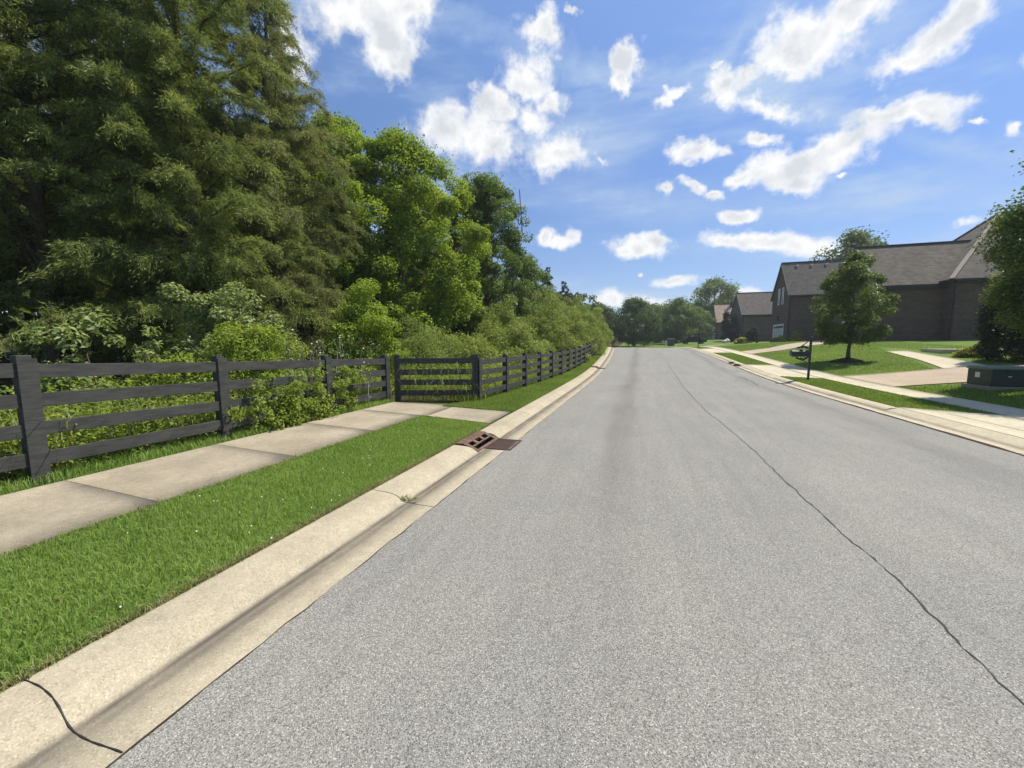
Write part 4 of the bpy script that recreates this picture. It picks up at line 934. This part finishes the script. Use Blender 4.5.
# the far wood on the rising ground reads as one mass
gg = np.random.default_rng(120); CC = []; NN = []
spots = [(gg.uniform(-75, 60), gg.uniform(135, 200)) for _ in range(90)] + [(gg.uniform(-60, -12), gg.uniform(66, 140)) for _ in range(70)] + [(gg.uniform(-45, -22), gg.uniform(5, 66)) for _ in range(40)] + [(gg.uniform(30, 110), gg.uniform(140, 220)) for _ in range(40)]
for (x, y) in spots:
    h = gg.uniform(9, 13.5); r = gg.uniform(3, 5.2); z = gz(x, y); n = 34
    a = gg.uniform(0, 6.283, n); t = gg.random(n); pr = np.cos((t-.35)*1.9)
    cc = np.stack([x+r*pr*np.cos(a), y+r*pr*np.sin(a), z+1+t*(h-1)], -1); C, N = cluster_leaves(cc, gg.uniform(1, 1.9, n), 42, gg); CC.append(C); NN.append(N)
C = np.concatenate(CC); N = np.concatenate(NN); tag(leaves_mesh('far_wood', C, N, .75, .6, gg, M['far'], None), kind='stuff')
CLOUDS=[(-0.6397,0.6296,0.1091,0.043,-3.026,1.0),(-0.6033,0.5891,0.0585,0.0423,-2.791,1.0),(-0.5697,0.6567,0.0755,0.0283,-2.99,1.0),(-0.8144,0.5323,0.0549,0.0347,1.264,1.0),(-0.2509,0.6305,0.0612,0.0297,3.097,0.84),(-0.1789,0.6477,0.0209,0.0081,3.058,1.0),(-0.2835,0.5559,0.0669,0.0417,3.114,0.84),(-0.2306,0.525,0.0406,0.0268,3.065,0.84),(-0.4708,0.4731,0.0823,0.0442,3.036,0.95),(-0.3753,0.4517,0.099,0.0532,2.972,0.84),(-0.3507,0.5128,0.0663,0.0313,3.022,0.84),(-0.2687,0.4917,0.053,0.0352,3.1,0.74),(-0.2173,0.426,0.0772,0.0419,3.083,0.84),(-0.0476,0.5766,0.0311,0.0262,2.365,1.0),(-0.0551,0.5438,0.0234,0.0195,2.573,1.0),(0.05,0.5052,0.0343,0.013,-2.829,0.85),(0.1489,0.5069,0.0406,0.0286,1.967,1.0),(0.1907,0.5154,0.0304,0.0211,2.664,0.9),(0.1292,0.5482,0.016,0.007,2.864,0.8),(0.2874,0.5232,0.0781,0.036,2.869,1.0),(0.268,0.5068,0.0627,0.024,2.803,1.0),(0.3554,0.5399,0.0645,0.0277,3.104,0.9),(0.4701,0.462,0.0582,0.0302,-2.828,1.0),(0.5039,0.4835,0.0378,0.0264,2.721,1.0),(0.4361,0.447,0.0399,0.0214,2.88,0.95),(0.442,0.381,0.0761,0.0199,2.948,0.95),(0.4635,0.3696,0.0471,0.0183,2.741,0.95),(0.3537,0.3575,0.0692,0.029,-3.054,1.0),(0.2836,0.3414,0.0911,0.0262,3.086,1.0),(0.294,0.3082,0.0474,0.0187,2.891,1.0),(0.22,0.3989,0.0333,0.013,2.88,0.85),(0.1968,0.3373,0.0305,0.0169,3.13,0.95),(0.1085,0.4027,0.0583,0.0172,2.888,1.0),(0.1563,0.3874,0.0316,0.0121,2.923,0.8),(0.0365,0.3438,0.0167,0.0142,2.229,0.9),(0.104,0.3332,0.0371,0.0108,2.622,0.9),(0.1451,0.3121,0.0268,0.011,2.801,0.9),(0.2012,0.2636,0.0354,0.0116,3.065,0.9),(-0.2027,0.244,0.0492,0.0136,3.111,1.0),(-0.1661,0.2496,0.0196,0.0178,2.848,1.0),(-0.235,0.256,0.0223,0.018,3.066,1.0),(-0.0119,0.2215,0.0683,0.0197,3.065,1.0),(0.0257,0.2318,0.04,0.0172,3.035,1.0),(-0.0439,0.2169,0.0326,0.0178,3.045,1.0),(0.2408,0.2075,0.1051,0.0156,3.014,1.0),(0.3066,0.1932,0.0681,0.022,2.885,0.9),(0.1908,0.2156,0.0653,0.016,3.015,0.95),(-0.0689,0.107,0.0333,0.0191,3.089,1.0),(-0.0032,0.0956,0.0642,0.0188,3.105,0.9),(0.062,0.1434,0.0562,0.0136,-3.113,0.85),(-0.0008,0.1604,0.0114,0.0068,3.042,0.8),(0.2064,0.1021,0.0856,0.0191,3.078,0.8),(0.5302,0.3398,0.0107,0.0059,2.563,0.8),(0.5693,0.3191,0.0132,0.0077,1.975,0.85),(0.3625,0.3002,0.0093,0.0048,2.803,0.75),(0.5345,0.1943,0.0184,0.008,-2.989,0.7),(0.2213,0.4567,0.1144,0.0188,2.741,0.62),(-0.1053,0.41,0.0234,0.0095,3.042,0.5),(0.613,0.3811,0.0422,0.0229,2.372,1.0),(0.6375,0.2515,0.045,0.0228,2.643,1.0),(-1.2522,0.4009,0.0639,0.0345,-2.326,1.0),(-1.0533,0.6017,0.1129,0.0378,-2.673,1.0),(-0.074,0.7647,0.1305,0.0513,2.987,1.0),(0.5054,0.5824,0.1101,0.0343,2.615,1.0)]
SKY_AIR, SKY_DUST, SKY_OZ = 1.0, .2, 3.0
SKY_STR, SUN_STR, EXPOSURE = .15, 3.9, .76
CLOUD_B = 3.95
SKY_LO, SKY_MID, SKY_HI = (.35, .37, .43), (.38, .44, .55), (.48, .56, .71)
HAZE = .0005
# ================================================================== SKY, SUN, CAMERA
SUN_EL, SUN_AZ = rad(60), rad(52)                          # azimuth measured from +Y (up the road) toward +X
w = bpy.data.worlds.new('World'); scene.world = w; w.use_nodes = True
T = w.node_tree; T.nodes.clear()
def N(typ, **kw):
    nd = T.nodes.new(typ)
    for k, v in kw.items(): setattr(nd, k, v)
    return nd
def mth(op, a, b=None, c=None, clamp=False):
    nd = N('ShaderNodeMath', operation=op, use_clamp=clamp)
    for i, x in enumerate((a, b, c)):
        if x is None: continue
        if hasattr(x, 'is_linked'): T.links.new(x, nd.inputs[i])
        else: nd.inputs[i].default_value = x
    return nd.outputs[0]
def nz(vec, scale, detail, rough, dim='3D'):
    nd = N('ShaderNodeTexNoise'); nd.inputs['Scale'].default_value = scale; nd.inputs['Detail'].default_value = detail; nd.inputs['Roughness'].default_value = rough
    T.links.new(vec, nd.inputs['Vector']); return nd
sky = N('ShaderNodeTexSky', sky_type='NISHITA'); sky.sun_disc = False; sky.sun_elevation = SUN_EL; sky.sun_rotation = SUN_AZ
sky.altitude = 200; sky.air_density = SKY_AIR; sky.dust_density = SKY_DUST; sky.ozone_density = SKY_OZ
tc = N('ShaderNodeTexCoord'); D = tc.outputs['Generated']
sp = N('ShaderNodeSeparateXYZ'); T.links.new(D, sp.inputs[0])
az = mth('ARCTAN2', sp.outputs[0], sp.outputs[1]); el = mth('ARCSINE', sp.outputs[2])
warp = nz(D, 7, 6, .6); ws = N('ShaderNodeSeparateColor'); T.links.new(warp.outputs['Color'], ws.inputs[0])
warp2 = nz(D, 26, 5, .62); ws2 = N('ShaderNodeSeparateColor'); T.links.new(warp2.outputs['Color'], ws2.inputs[0])
amp = mth('MULTIPLY_ADD', el, .16, .012)
def wp(base, i):
    a = mth('MULTIPLY', mth('SUBTRACT', ws.outputs[i], .5), amp); b = mth('MULTIPLY', mth('SUBTRACT', ws2.outputs[i], .5), mth('MULTIPLY', amp, .55))
    return mth('ADD', base, mth('ADD', a, b))
cb = N('ShaderNodeCombineXYZ'); T.links.new(wp(az, 0), cb.inputs[0]); T.links.new(wp(el, 1), cb.inputs[1])
acc = None; accs = None
for (a, e, ra, re, an, st) in CLOUDS:
    mp = N('ShaderNodeMapping', vector_type='TEXTURE'); mp.inputs['Location'].default_value = (a, e, 0); mp.inputs['Rotation'].default_value = (0, 0, an); mp.inputs['Scale'].default_value = (ra*1.30, re*1.30, 1)
    T.links.new(cb.outputs[0], mp.inputs[0]); ln = N('ShaderNodeVectorMath', operation='LENGTH'); T.links.new(mp.outputs[0], ln.inputs[0])
    v = mth('SUBTRACT', st + .03, ln.outputs['Value'])
    if acc is None: acc = v
    else: acc = mth('SMOOTH_MAX', acc, v, .10)
# fields of density and light
fb = nz(D, 30, 7, .62).outputs['Fac']; fb2 = nz(D, 11, 5, .55).outputs['Fac']; fb3 = nz(D, 16, 5, .5).outputs['Fac']
off = N('ShaderNodeVectorMath', operation='ADD'); T.links.new(D, off.inputs[0]); off.inputs[1].default_value = (.012, .006, .03)
fb4 = nz(off.outputs[0], 16, 5, .5).outputs['Fac']
dens = mth('ADD', acc, mth('ADD', mth('MULTIPLY', mth('SUBTRACT', fb, .5), 1.25), mth('MULTIPLY', mth('SUBTRACT', fb2, .5), .9)))
mr = N('ShaderNodeMapRange', interpolation_type='SMOOTHSTEP'); T.links.new(dens, mr.inputs[0]); mr.inputs[1].default_value = -.1; mr.inputs[2].default_value = .62
alpha = mr.outputs[0]
# thin high veil
vm = N('ShaderNodeMapping'); vm.inputs['Rotation'].default_value = (0, 0, .5); vm.inputs['Scale'].default_value = (1.6, 5, 9); T.links.new(D, vm.inputs[0])
ve = nz(vm.outputs[0], 1.1, 5, .6).outputs['Fac']; vr = N('ShaderNodeMapRange', interpolation_type='SMOOTHSTEP'); T.links.new(ve, vr.inputs[0]); vr.inputs[1].default_value = .42; vr.inputs[2].default_value = .70; vr.inputs[4].default_value = .62
CIRRUS = [(-0.2032, 0.5875, 0.359, 0.0244, 2.934, 1), (0.2898, 0.4334, 0.1632, 0.0191, 2.633, 1.15), (0.0336, 0.3083, 0.4616, 0.0519, 2.994, 0.8), (0.419, 0.2708, 0.2661, 0.0354, 2.985, 0.7), (0.104, 0.549, 0.1994, 0.0211, -2.813, 0.8), (0.4951, 0.3112, 0.1429, 0.018, 2.694, 0.8), (-0.1292, 0.4306, 0.1403, 0.0935, 2.786, 0.8), (0.5447, 0.1724, 0.1244, 0.0221, -3.08, 0.8), (0.1626, 0.2024, 0.3917, 0.0327, 3.002, 0.6)]
acc2 = None
for (a, e, ra, re, an, st) in CIRRUS:
    mp = N('ShaderNodeMapping', vector_type='TEXTURE'); mp.inputs['Location'].default_value = (a, e, 0); mp.inputs['Rotation'].default_value = (0, 0, an); mp.inputs['Scale'].default_value = (ra*1.3, re*1.5, 1)
    T.links.new(cb.outputs[0], mp.inputs[0]); ln = N('ShaderNodeVectorMath', operation='LENGTH'); T.links.new(mp.outputs[0], ln.inputs[0])
    v = mth('SUBTRACT', st, ln.outputs['Value']); acc2 = v if acc2 is None else mth('SMOOTH_MAX', acc2, v, .3)
cir = mth('MULTIPLY', mth('ADD', mth('MULTIPLY', acc2, .75), mth('SUBTRACT', ve, .42)), mth('MULTIPLY_ADD', fb, .9, .15), clamp=True)
hz_ = N('ShaderNodeMapRange'); T.links.new(el, hz_.inputs[0]); hz_.inputs[1].default_value = .0; hz_.inputs[2].default_value = .42; hz_.inputs[3].default_value = .25; hz_.inputs[4].default_value = .0
core = N('ShaderNodeMapRange', interpolation_type='SMOOTHSTEP'); T.links.new(dens, core.inputs[0]); core.inputs[1].default_value = .35; core.inputs[2].default_value = 1.0; core.inputs[3].default_value = 0; core.inputs[4].default_value = 1
lt = mth('ADD', mth('MULTIPLY', core.outputs[0], .58), mth('MULTIPLY', mth('SUBTRACT', fb4, fb3), 3.2), clamp=True)
cc = N('ShaderNodeMix', data_type='RGBA'); T.links.new(lt, cc.inputs[0]); cc.inputs[6].default_value = (*[CLOUD_B*q for q in (1.0, 1.0, 1.0)], 1); cc.inputs[7].default_value = (*[CLOUD_B*q for q in (.70, .735, .79)], 1)
tint = N('ShaderNodeMix', data_type='RGBA', blend_type='MULTIPLY'); tint.inputs[0].default_value = 1; T.links.new(sky.outputs[0], tint.inputs[6]); 
tr = N('ShaderNodeValToRGB'); T.links.new(mth('MULTIPLY', el, 1/1.2, clamp=True), tr.inputs[0])
for e_, (p_, c_) in zip([tr.color_ramp.elements[0], tr.color_ramp.elements[1], tr.color_ramp.elements.new(.25)], ((0, SKY_LO), (1, SKY_HI), (.25, SKY_MID))): e_.position = p_; e_.color = (*c_, 1)
T.links.new(tr.outputs[0], tint.inputs[7])
pale = N('ShaderNodeMix', data_type='RGBA'); T.links.new(mth('ADD', mth('ADD', hz_.outputs[0], vr.outputs[0]), mth('MINIMUM', cir, .6), clamp=True), pale.inputs[0]); T.links.new(tint.outputs[2], pale.inputs[6]); pale.inputs[7].default_value = (CLOUD_B*.52, CLOUD_B*.66, CLOUD_B*.86, 1)
fin = N('ShaderNodeMix', data_type='RGBA'); T.links.new(alpha, fin.inputs[0]); T.links.new(pale.outputs[2], fin.inputs[6]); T.links.new(cc.outputs[2], fin.inputs[7])
bg = N('ShaderNodeBackground'); bg.inputs['Strength'].default_value = SKY_STR; T.links.new(fin.outputs[2], bg.inputs[0]); wo = N('ShaderNodeOutputWorld'); T.links.new(bg.outputs[0], wo.inputs[0])

sl = bpy.data.lights.new('sun', 'SUN'); sl.energy = SUN_STR; sl.angle = rad(.5); sl.color = (1, .935, .80)
so = bpy.data.objects.new('sun', sl); COL.objects.link(so); so.location = (30, 40, 60)
sd = Vector((math.sin(SUN_AZ)*math.cos(SUN_EL), math.cos(SUN_AZ)*math.cos(SUN_EL), math.sin(SUN_EL)))
so.rotation_euler = (-sd).to_track_quat('-Z', 'Y').to_euler()

cam = bpy.data.cameras.new('camera'); cam.sensor_width = 36; cam.lens = 388/1024*36; cam.clip_end = 3000; cam.clip_start = .05
co = bpy.data.objects.new('camera', cam); COL.objects.link(co); co.location = (0, 0, 1.7); co.rotation_euler = (rad(90-6.032), 0, rad(18.163)); scene.camera = co
vs = scene.view_settings; vs.view_transform = 'Standard'; vs.look = 'None'; vs.gamma = 1; vs.use_curve_mapping = False; vs.exposure = EXPOSURE
scene.cycles.max_bounces = 6; scene.cycles.diffuse_bounces = 3; scene.cycles.glossy_bounces = 2; scene.cycles.transmission_bounces = 4; scene.cycles.transparent_max_bounces = 4
scene.cycles.use_denoising = True; scene.cycles.caustics_reflective = False; scene.cycles.caustics_refractive = False
scene.cycles.sample_clamp_indirect = 4

# ------------------------------------------------------------------ the summer haze: one even volume of air round the whole scene
hb = MB(); hb.box((-320, -75, -4), (320, 420, 44)); ho = hb.build('haze', None); tag(ho, kind='stuff')
hm = bpy.data.materials.new('haze_air'); hm.use_nodes = True; ht = hm.node_tree; ht.nodes.clear(); ov = ht.nodes.new('ShaderNodeOutputMaterial'); pv = ht.nodes.new('ShaderNodeVolumePrincipled')
pv.inputs['Color'].default_value = (.86, .93, 1, 1); pv.inputs['Density'].default_value = HAZE; pv.inputs['Anisotropy'].default_value = .3; ht.links.new(pv.outputs[0], ov.inputs['Volume']); ho.data.materials.append(hm)
scene.cycles.volume_bounces = 0
